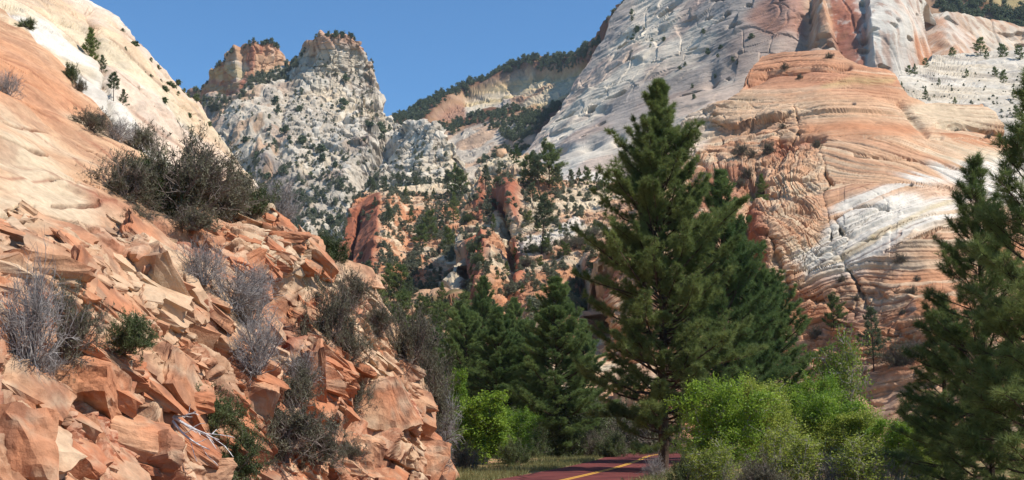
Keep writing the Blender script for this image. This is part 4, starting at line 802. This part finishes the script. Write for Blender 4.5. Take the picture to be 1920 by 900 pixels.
# ------------------------------------------------------------------ far trees
far=[]; farraw=[]
for s in range(5):
    r=np.random.default_rng(80+s); H=[6,5,7,4,3][s]; R_=[2.0,2.2,1.9,2.3,1.8][s]; n=420
    nc=14; cc=np.stack([r.normal(0,.5,nc)*R_,r.normal(0,.5,nc)*R_,r.uniform(.15,.95,nc)*H],1); cc[:,:2]*=(1.25-cc[:,2:3]/H)
    c=cc[r.integers(0,nc,n)]+r.normal(0,.42,(n,3)); V,F=blades(c,r.normal(size=(n,3))+[0,0,.4],.75,.5,r)
    tv,tf=tubes(np.array([[0,0,-.6]]),np.array([[0,0,H*.6]]),.16,.06,3); tf3=np.concatenate([tf[:,:3],tf[:,[0,2,3]]]); V,F=join([(V,F),(tv,tf3)])
    farraw.append((V,F)); far.append([('crown',meshes('far_tree%d'%s,(V,F),M_FAR))])
def put_far(info,px,py,hpx,label,group,name='juniper_tree',cat='juniper tree'):
    p,_=on(info,px,py,.3); k=int(rg.integers(0,5)); s=hpx*p[1]/2400./[6,5,7,4,3][k]
    return plant(name,far[k],p,rg.uniform(0,6.28),(s*rg.uniform(.9,1.3),)*2+(s,),label,cat,group)
for x in np.linspace(592,662,13): put_far(I_tw,x+rg.normal(0,2),68+rg.uniform(0,4),rg.uniform(7,13),'juniper on the red cap of the white tower','junipers on the cap of the tower')
for x,y in [(572,100),(566,108),(552,113),(545,116),(535,124),(520,130),(510,135),(500,141),(492,150),(484,155),(475,162)]: put_far(I_tw,x,y,11,'juniper on the saddle ridge left of the white tower','junipers on the saddle ridge')
tw_n=[]
for x,y in scatter_poly([(440,240),(560,150),(690,140),(740,260),(860,330),(880,470),(640,540),(520,480),(460,340)],125,rg,lambda x,y: .25+.75*sm(-.2,.5,noise(np.stack([x,y,0*x],1),.022,3))*(.35+.65*sm(240,380,y))):
    put_far(I_tw,x,y,6+16*rg.random()**2,'small dark juniper on the white rubble of the tower','junipers over the face of the tower')
for x,y in [(460,92),(466,88),(474,84),(482,84),(490,85),(498,86),(506,86),(514,90),(440,104),(432,110),(425,118),(418,122),(410,124),(404,128),(390,160),(382,166),(374,172),(366,176),(358,182),(350,186),(342,192),(520,92)]:
    put_far(I_bt,x,y,rg.uniform(8,13),'dark juniper on the rim of the yellow banded butte','junipers on the rim of the yellow banded butte')
for x,y in [(343,172),(352,176),(362,192),(330,158),(292,128),(300,150),(318,162),(248,90),(275,118),(330,180),(390,235),(225,60),(270,135),(280,142),(305,170),(303,192),(355,215),(230,95),(165,40)]:
    put_far(I_sl,x,y+3,rg.uniform(8,15),'low dark juniper along the skyline of the white slope','junipers along the white slope')
for x,y in scatter_poly([(1170,30),(1220,20),(1420,60),(1460,80),(1300,200),(1230,140),(1180,110)],20,rg): put_far(I_wl,x,y,rg.uniform(6,13),'scraggly shrub in a crack of the great white cliff','shrubs in cracks of the white cliff','shrub','shrub')
# woods too many to count
M_SCRUB = leaf_mat('grey_scrub_leaves', (.115,.130,.078), (.235,.240,.150), .25, .12)
def wood(name, items, mat=None):
    V=[];F=[];o=0
    for p,s in items:
        v,f=farraw[int(rg.integers(0,5))]; a=rg.uniform(0,6.28); c_,s_=math.cos(a),math.sin(a); M=np.array([[c_,-s_,0],[s_,c_,0],[0,0,1]])
        v=v@M.T*s*np.array([1.1,1.1,1])+p; V.append(v);F.append(f+o);o+=len(v)
    o=mesh_obj(name,np.concatenate(V),np.concatenate(F),mat or M_FAR); return tag(o,kind='stuff')
it=[]
for x,y in scatter_poly([(735,214),(850,172),(950,129),(1050,103),(1105,90),(1108,105),(1085,118),(985,126),(900,160),(868,172),(830,190),(770,240),(735,235)],420,rg): it.append((on(I_rg,x,y,.5)[0],rg.uniform(.9,1.6)))
for x,y in scatter_poly([(740,215),(850,172),(950,128),(1050,102),(1120,82),(1140,40),(1160,18),(1180,0),(1188,4),(1150,45),(1128,82),(1105,92),(1050,106),(950,132),(850,176),(740,220)],170,rg): it.append((on(I_rg,x,y+2,.5)[0],rg.uniform(1.0,1.8)))
for x,y in scatter_poly([(820,238),(870,226),(960,200),(1010,205),(1070,180),(1040,215),(1000,250),(960,262),(930,250),(880,238),(850,258),(820,255)],260,rg): it.append((on(I_rg,x,y,.5)[0],rg.uniform(.9,1.5)))
for x,y in scatter_poly([(985,215),(1000,225),(990,262),(940,300),(900,312),(890,305),(940,270)],110,rg): it.append((on(I_rg,x,y,.5)[0],rg.uniform(.8,1.3)))
wood('ridge_woodland', it)
it=[(on(I_up,x,y,.5)[0],rg.uniform(1.2,1.9)) for x,y in scatter_poly([(1735,-40),(1800,-40),(1850,8),(1920,20),(2060,30),(2060,60),(1920,50),(1850,40),(1760,16)],260,rg)]
wood('upland_woodland', it)
it=[]
for x,y in scatter_poly([(350,250),(440,200),(560,120),(690,90),(750,240),(860,300),(890,480),(620,570),(500,480),(400,330)],2400,rg,lambda x,y: (.10+.9*sm(-.05,.4,noise(np.stack([x,y,0*x],1),.03,13)))*(.25+.75*sm(230,400,y))): it.append((on(I_tw,x,y,.4)[0],rg.uniform(.3,.62)))
for x,y in scatter_poly([(500,380),(700,330),(880,360),(900,480),(640,570),(520,480)],900,rg): it.append((on(I_tw,x,y,.4)[0],rg.uniform(.5,1.0)))
for x,y in scatter_poly([(385,195),(450,176),(483,142),(530,122),(556,112),(560,130),(500,160),(440,190),(410,205),(385,210)],120,rg): it.append((on(I_tw,x,y,.4)[0],rg.uniform(.6,1.2)))
wood('tower_scrub', it, M_SCRUB)
it=[]
for x,y in scatter_poly([(640,370),(860,360),(900,480),(860,560),(720,560),(640,540)],900,rg,lambda x,y:(.12+.88*sm(-.1,.3,noise(np.stack([x,y,0*x],1),.02,27)))*(1-.95*poly_mask(x,y,[(630,560),(645,420),(660,395),(690,372),(728,400),(732,545),(700,570)],4))): it.append((on(I_m1,x,y,.2)[0],rg.uniform(.15,.55)))
for x,y in scatter_poly([(870,340),(1000,300),(1130,350),(1140,560),(1080,640),(900,620),(860,480)],800,rg,lambda x,y:.15+.85*sm(-.1,.3,noise(np.stack([x,y,0*x],1),.03,23))): it.append((on(I_m2,x,y,.2)[0],rg.uniform(.10,.42)))
for x,y in scatter_poly([(560,500),(720,550),(860,570),(950,620),(1180,680),(1250,790),(900,820),(700,860),(600,700)],1500,rg): it.append((on(I_vl,x,y,.2)[0],rg.uniform(.12,.38)))
for x,y in scatter_poly([(1690,160),(1920,100),(1920,300),(1700,260)],160,rg): it.append((on(I_ts,x,y,.2)[0],rg.uniform(.08,.25)))
for x,y in scatter_poly([(870,770),(1260,780),(1290,836),(870,836)],420,rg): it.append((on(I_vl,x,y,.2)[0],rg.uniform(.10,.26)))
wood('valley_scrub', it, M_SCRUB)

# ------------------------------------------------------------------ shrubs of the outcrop and roadside
shr={}
for s in range(3):
    r=np.random.default_rng(200+s); seg,tips=bush_segments(r,46,1.0,3,1.25,(6,6),.22,.04,.014); shr['dry%d'%s]=[('twigs',meshes('dry_twigs%d'%s,seg,M_TWIG))]
    r=np.random.default_rng(210+s); seg,tips=bush_segments(r,44,1.0,3,1.3,(6,5),.22,.03,.014)
    tp=tips[:,1:].reshape(-1,3); tp=np.repeat(tp,4,0)+r.normal(0,.02,(len(tp)*4,3)); tp=tp[noise(tp,2.6,s+9)>-.05]; lv=blades(tp,r.normal(size=tp.shape)+[0,0,.8],.075,.018,r)
    shr['mix%d'%s]=[('twigs',meshes('mixed_twigs%d'%s,seg,M_TWIGB)),('foliage',meshes('mixed_leaves%d'%s,lv,M_SAGE))]
    r=np.random.default_rng(220+s); seg,tips=bush_segments(r,34,1.0,3,1.25,(5,5),.2,.04,.014); tp=tips.reshape(-1,3); tp=np.repeat(tp,4,0)+r.normal(0,.03,(len(tp)*4,3)); lv=blades(tp,r.normal(size=tp.shape)+[0,0,.8],.085,.024,r)
    shr['olive%d'%s]=[('twigs',meshes('olive_twigs%d'%s,seg,M_TWIGB)),('foliage',meshes('olive_leaves%d'%s,lv,M_OLIVE))]
def put_shrub(info,px,py,w,h,kind,label,group=None,sink=.05):
    p,n=on(info,px,py,0); Y=p[1]; p=p+n*(.34 if info is I_out and py>400 else .02); sx=w*Y/2400./1.75; sz=h*Y/2400./1.05; p[2]-=sink
    cat={'dry':'dry shrub','mix':'shrub','oli':'shrub'}[kind[:3]]
    return plant(cat.replace(' ','_'),shr[kind],p,rg.uniform(0,6.28),(sx,sx,sz),label,cat,group)
S=[(235,368,130,85,'mix0','left end bush of the big thicket on the outcrop rim'),(335,405,200,140,'mix1','largest grey green bush of the thicket on the outcrop rim'),(290,380,140,95,'olive0','darkest green bush inside the thicket on the outcrop rim'),(405,388,170,100,'mix2','spreading bush right of the largest one in the rim thicket'),(460,400,110,75,'olive1','olive bush at the right end of the rim thicket'),(508,408,90,95,'dry0','bare grey twiggy bush overhanging the outcrop rim'),(350,335,130,60,'dry1','bare twigs rising at the back of the rim thicket'),(350,430,90,40,'mix0','low scrub creeping below the rim thicket'),
(165,250,75,40,'mix2','low bush high on the smooth slope, furthest left of its row'),(212,272,80,50,'dry2','grey bush in the middle of the row on the smooth slope'),(258,285,75,48,'mix0','bush at the lower end of the row on the smooth slope'),(12,180,55,50,'dry0','grey bush cut off by the left edge on the smooth slope'),(45,50,30,20,'olive2','small green bush at the top of the smooth slope'),(132,145,30,30,'olive0','small bush where the smooth slope meets the white one'),(148,170,28,28,'mix1','small brown bush just below the contact of the two slopes'),
(400,600,150,85,'dry0','wide silvery grey dead looking bush in the middle of the outcrop'),(450,645,110,85,'dry1','grey twiggy bush hanging over the large slab'),(440,720,110,110,'dry2','straggly bare bush below the silvery one'),(350,560,110,80,'dry2','thin bare bush above the silvery one'),(470,560,60,50,'dry1','little bare bush near the overhang'),
(15,690,160,170,'dry1','silver bush at the left edge of the outcrop'),(40,610,110,100,'dry0','bare bush above the silver one at the left edge'),(100,680,130,130,'mix1','grey green bush beside the silver bush at left'),(195,690,95,65,'olive2','low olive bush on top of the square slab'),(60,725,90,50,'dry2','bare twigs draped under the left bushes'),
(600,645,105,115,'mix0','tall bush growing out of the red overhang'),(565,720,95,70,'dry2','bare bush at the bottom of the red overhang'),(630,700,90,70,'mix2','bush on the bulge below the overhang'),(655,750,85,80,'mix1','bush in the cleft under the bulge'),(600,510,70,52,'olive1','rounded olive bush on the crest of the outcrop'),(640,590,80,60,'mix1','scrubby bush on the sunny rib near the crest'),(695,640,70,60,'mix2','bush near the right crest of the outcrop'),(745,690,105,95,'mix0','large bush on the right crest of the outcrop'),(790,745,105,110,'mix1','hanging bush on the steep right end of the outcrop'),(825,800,85,100,'dry0','grey bush near the foot of the steep right end'),(838,870,60,70,'dry1','bare bush at the very foot of the outcrop by the road'),(750,790,60,60,'olive0','small olive bush in the crack near the road end'),
(500,850,170,110,'mix2','wide dark bush low on the outcrop'),(440,880,120,90,'olive2','olive bush at the bottom of the outcrop'),(375,830,120,70,'olive0','flat olive bush beside the bleached branches'),(560,880,100,80,'mix0','low bush at the bottom edge, right of the wide dark one'),(530,770,90,70,'mix1','small bush above the wide dark one'),(660,880,60,50,'mix2','small bush in the lowest cleft'),(828,770,110,140,'dry0','tall brownish grey bush rising at the road end of the outcrop'),(800,700,90,95,'mix0','dusky bush on the skyline of the steep right end'),(705,760,50,50,'dry2','tiny bare bush on the right rib'),(250,445,60,30,'mix1','sparse tuft under the rim thicket'),(600,450,40,30,'dry0','tiny bare twig tuft at the corner of the crest')]
for x,y,w_,h_,k,lb in S: put_shrub(I_out,x,y,w_,h_,k,lb)
# shrubs of the dome and other slopes
for x,y,w_ in [(1410,300,22),(1440,290,30),(1395,320,26),(1380,340,26),(1422,360,18),(1465,240,14),(1470,130,16),(1555,112,16),(1530,288,20),(1545,365,14),(1390,290,30),(1425,330,22),(1600,205,10),(1708,358,10),(1690,500,24),(1720,530,14),(1712,560,22),(1575,530,20),(1600,560,16),(1720,600,16),(1700,605,16),(1360,430,24),(1450,430,16),(1480,400,16),(1405,500,24),(1350,300,18),(1320,350,22),(1500,150,12),(1530,640,30),(1560,690,40),(1600,705,40),(1690,700,60),(1720,690,50),(1480,215,12),(1800,235,16),(1865,240,14),(1850,265,12),(1545,500,18)]:
    put_shrub(I_dm,x,y,w_,w_*.75,['mix0','mix1','dry2','mix2'][int(rg.integers(0,4))],'small grey green shrub rooted in a crack of the banded dome','shrubs on the banded dome')
for x,y,w_ in [(1085,470,36),(1060,460,30),(1110,455,40),(1000,480,30),(960,560,30),(990,500,26),(1080,540,40),(1060,600,36),(950,600,40),(900,500,30),(920,540,30),(880,420,26),(905,395,22),(940,360,20)]:
    put_shrub(I_m2,x,y,w_,w_*.6,['mix0','olive1','mix2'][int(rg.integers(0,3))],'low scrub bush on the broken middle ridge','scrub bushes on the broken ridge')
# balanced rock on the crest
r=np.random.default_rng(310); V_,F_=block_mesh(r,9,3); rad=np.linalg.norm(V_,axis=1,keepdims=True); V_=V_*(.45+.55*.48/rad); p,_=on(I_m2,941,300); s_=20*p[1]/2400.
bl=mesh_obj('boulder',V_*s_*1.05,F_,m_md,True,np.tile(PINK*.95,(len(V_),1))*(1+.25*fbm(V_,2,3,5))[:,None]); bl.location=(p[0],p[1],p[2]+s_*.42); tag(bl,'round pink balanced rock perched on the crest of the broken ridge','boulder')
# bleached dead branch
r=np.random.default_rng(300); p,n=on(I_out,285,805); T=[]
p=p+n*.12
for (dx,dz,L_) in ((1.0,-.25,1.0),(.9,.05,.6),(1.0,-.8,1.3),(.85,-.5,1.5),(-.5,.3,.4)):
    q=limb_pts(p,unit(np.array([dx,-.35,dz])),L_,r,7,.16,0); rr=np.linspace(.035,.010,8); T.append(tubes(q[:-1],q[1:],rr[:-1],rr[1:],5))
    for k in (3,4,5,6):
        q2=limb_pts(q[k],unit(np.array([dx,-.3,dz])+r.normal(0,.6,3)),L_*.4,r,4,.2,0); T.append(tubes(q2[:-1],q2[1:],.011,.005,3))
tag(mesh_obj('dead_branch',*join(T),M_DEAD),'bleached white dead branch lying in a crack low on the outcrop','dead branch')

# ------------------------------------------------------------------ leafy trees
def leafy(seed, H, R_, mat, nleaf=26, size=.10, stems=5, bark=M_PALE, z0=.25, tag_='a'):
    r=np.random.default_rng(seed); T=[]; tips=[]
    for k in range(stems):
        th=k*6.283/stems+r.normal(0,.4); lean=r.uniform(.15,.55)*R_/H*1.6; d=unit(np.array([math.cos(th)*lean,math.sin(th)*lean,1]))
        q=limb_pts(np.array([r.normal(0,.1),r.normal(0,.1),-.2]),d,H*r.uniform(.75,.98),r,8,.09,.02); rr=np.linspace(.02*H**.9,.01,9); T.append(tubes(q[:-1],q[1:],rr[:-1],rr[1:],5))
        for j in range(2,9):
            for b_ in range(4):
                dd=unit(np.array([r.normal(),r.normal(),r.uniform(-.1,.7)])); l=R_*r.uniform(.3,.75)*(1.15-.6*j/8)
                q2=limb_pts(q[j],dd,l,r,4,.2,.05); T.append(tubes(q2[:-1],q2[1:],np.linspace(.016,.008,4),np.linspace(.012,.005,4),3))
                for e_ in range(7):
                    u=int(r.integers(1,5)); q3=limb_pts(q2[u],unit(dd+r.normal(0,.8,3)),l*.45,r,2,.2,.05); T.append(tubes(q3[:-1],q3[1:],.006,.003,3)); tips+= [q3[1],q3[2],q2[u]]
    tips=np.array(tips); tips=tips[(tips[:,2]>z0*H)|(r.random(len(tips))<.35)]
    c=np.repeat(tips,nleaf//3,0)+r.normal(0,.13*R_/2,(len(tips)*(nleaf//3),3)); lv=quads(c,size,r)
    return [('branches',meshes('branches_'+tag_,join(T),bark)),('foliage',meshes('foliage_'+tag_,lv,mat))]
lf=[leafy(401,4.6,2.0,M_LIME,30,.095,6,tag_='lime'),leafy(402,4.4,1.9,M_GREEN,30,.095,5,tag_='green'),leafy(403,5.8,2.5,M_GREEN,24,.17,6,z0=.05,tag_='bright'),leafy(404,4,2.4,M_OLIVE,20,.14,6,z0=.05,tag_='olive'),leafy(405,4.0,1.8,M_LIME,8,.11,6,z0=.3,tag_='thin')]
LH=[4.6,4.4,5.8,4.0,4.0]
def put_leafy(k,px,Y,pytop,w,label,name='leafy_tree',cat='leafy tree'):
    p=gpos(px,Y); z=(float(at(px,pytop,Y)[2])-p[2])/LH[k]/.97; s=w*Y/2400./[4.2,4.0,5.0,4.8,3.8][k]
    return plant(name,lf[k],p,rg.uniform(0,6.28),(s,s,z),label,cat)
put_leafy(2,908,86,740,140,'bright green leafy tree on the verge left of the road'); put_leafy(1,960,90,768,95,'shorter bright green tree leaning toward the road'); put_leafy(2,855,104,700,70,'thin bright green tree between the outcrop and the brighter round one')
put_leafy(3,1035,104,738,130,'dull olive bushy tree behind the verge, middle of three'); put_leafy(3,1095,112,755,110,'dull olive bush nearest the bend of the road','leafy_bush','bush'); put_leafy(3,985,108,762,80,'olive bush beside the bright green verge tree','leafy_bush','bush')
put_leafy(1,1335,52,716,190,'rounded lime green tree just right of the tallest pine'); put_leafy(0,1425,55,722,170,'yellow green tree in the middle of the roadside thicket'); put_leafy(1,1520,58,738,170,'bright green tree right of the yellow green one'); put_leafy(0,1605,56,778,170,'low yellow green tree before the rocks'); put_leafy(1,1680,54,786,150,'rightmost green tree, touching the nearest pine')
put_leafy(4,1585,92,628,150,'tall thin lime tree against the foot of the dome'); put_leafy(1,1550,80,706,120,'green tree behind the roadside thicket'); put_leafy(4,1480,47,800,180,'half bare bush with grey twigs in front of the thicket','leafy_bush','bush'); put_leafy(4,1610,46,820,170,'thin leaved bush with pale stems at the bottom edge','leafy_bush','bush'); put_leafy(4,1340,46,830,130,'sparse sage green bush at the road edge below the tallest pine','leafy_bush','bush')
put_leafy(0,1740,50,800,120,'small yellow green bush under the nearest pine','leafy_bush','bush')
for x,Y,w_,k,lb in [(1000,100,80,'olive0','olive bush at the edge of the grass verge, left of the cone shaped pine'),(1050,104,80,'olive2','olive bush on the verge below the cone shaped pine'),(1100,106,70,'mix1','grey green bush on the verge just before the bend'),(965,84,60,'olive1','low bush on the grass right of the bright green trees'),(870,76,70,'mix0','dull bush between the outcrop foot and the verge grass'),(1150,104,60,'olive0','small olive bush at the verge under the tallest pine'),(1130,122,120,'mix1','broad grey green bush behind the bend of the road'),(1190,126,110,'olive2','olive bush behind the bend, seen under the tallest pine'),(1080,124,120,'olive0','broad olive bush behind the verge trees'),(1230,118,120,'mix0','grey bush beyond the road, just right of the tallest trunk'),(1225,62,60,'dry1','bare bush at the foot of the tallest pine'),(1290,50,90,'olive1','olive bush at the right edge of the road'),(1650,47,120,'dry0','grey dead brush in the roadside thicket'),(1560,47,110,'dry1','grey twigs sticking out of the thicket'),(1420,44,120,'mix2','dull bush at the bottom edge in front of the thicket'),(1120,108,60,'mix1','scrub bush beyond the verge near the bend'),(1075,112,50,'dry2','bare bush on the verge under the olive trees'),(880,88,60,'mix0','scrub bush where the outcrop meets the verge'),(1160,112,40,'mix2','small bush at the outside of the bend')]:
    p=gpos(x,Y); s=w_*Y/2400./1.75; plant('shrub',shr[k],p,rg.uniform(0,6.28),(s,s,s*1.2),lb,'shrub')
# ------------------------------------------------------------------ verge grass
r=np.random.default_rng(500); n=60000; u=r.integers(60,len(cs)-60,n); side=np.where(r.random(n)<.6,1,-1); o_=3.25+np.abs(r.normal(0,1.0,n))*3.2; xy=cs[u]+nl[u]*(o_*side)[:,None]+r.normal(0,.15,(n,2))
gz=GP[:,2].reshape(len(gy),-1); j=np.clip(np.searchsorted(gy,xy[:,1])-1,0,len(gy)-2); i=np.clip(np.searchsorted(gx,xy[:,0])-1,0,len(gx)-2)
fy=((xy[:,1]-gy[j])/(gy[j+1]-gy[j]))[:,None]; fx=((xy[:,0]-gx[i])/(gx[i+1]-gx[i]))[:,None]; Z=(gz[j,i][:,None]*(1-fx)+gz[j,i+1][:,None]*fx)*(1-fy)+(gz[j+1,i][:,None]*(1-fx)+gz[j+1,i+1][:,None]*fx)*fy
c=np.c_[xy,Z[:,0]]; keep=noise(c,.35,3)>-.25; c=c[keep]; V,F=blades(c,r.normal(0,.35,(len(c),3))+[0,0,1],r.uniform(.15,.45,len(c)),.035,r)
tag(mesh_obj('verge_grass',V,F,leaf_mat('dry_grass',(.10,.12,.035),(.26,.24,.10),.3,.6)),'short green and straw coloured grass along both road verges','grass',kind='stuff')

# ------------------------------------------------------------------ thin air between here and the far cliffs
def box(name, x0,x1,y0,y1,z0,z1, mat):
    V=np.array([(x,y,z) for x in (x0,x1) for y in (y0,y1) for z in (z0,z1)],float); F=[(0,1,3,2),(4,6,7,5),(0,4,5,1),(2,3,7,6),(0,2,6,4),(1,5,7,3)]
    return mesh_obj(name,V,F,mat)
hm=bpy.data.materials.new('thin_air'); hm.use_nodes=True; t=hm.node_tree; t.nodes.remove(t.nodes['Principled BSDF']); vv=t.nodes.new('ShaderNodeVolumePrincipled')
vv.inputs['Color'].default_value=(.72,.84,1,1); vv.inputs['Density'].default_value=.00005; vv.inputs['Anisotropy'].default_value=.2; t.links.new(vv.outputs[0],t.nodes['Material Output'].inputs['Volume'])
tag(box('haze',-3650,3650,-400,6150,min(float(GP[:,2].min()),-12)-8,560,hm),kind='stuff')
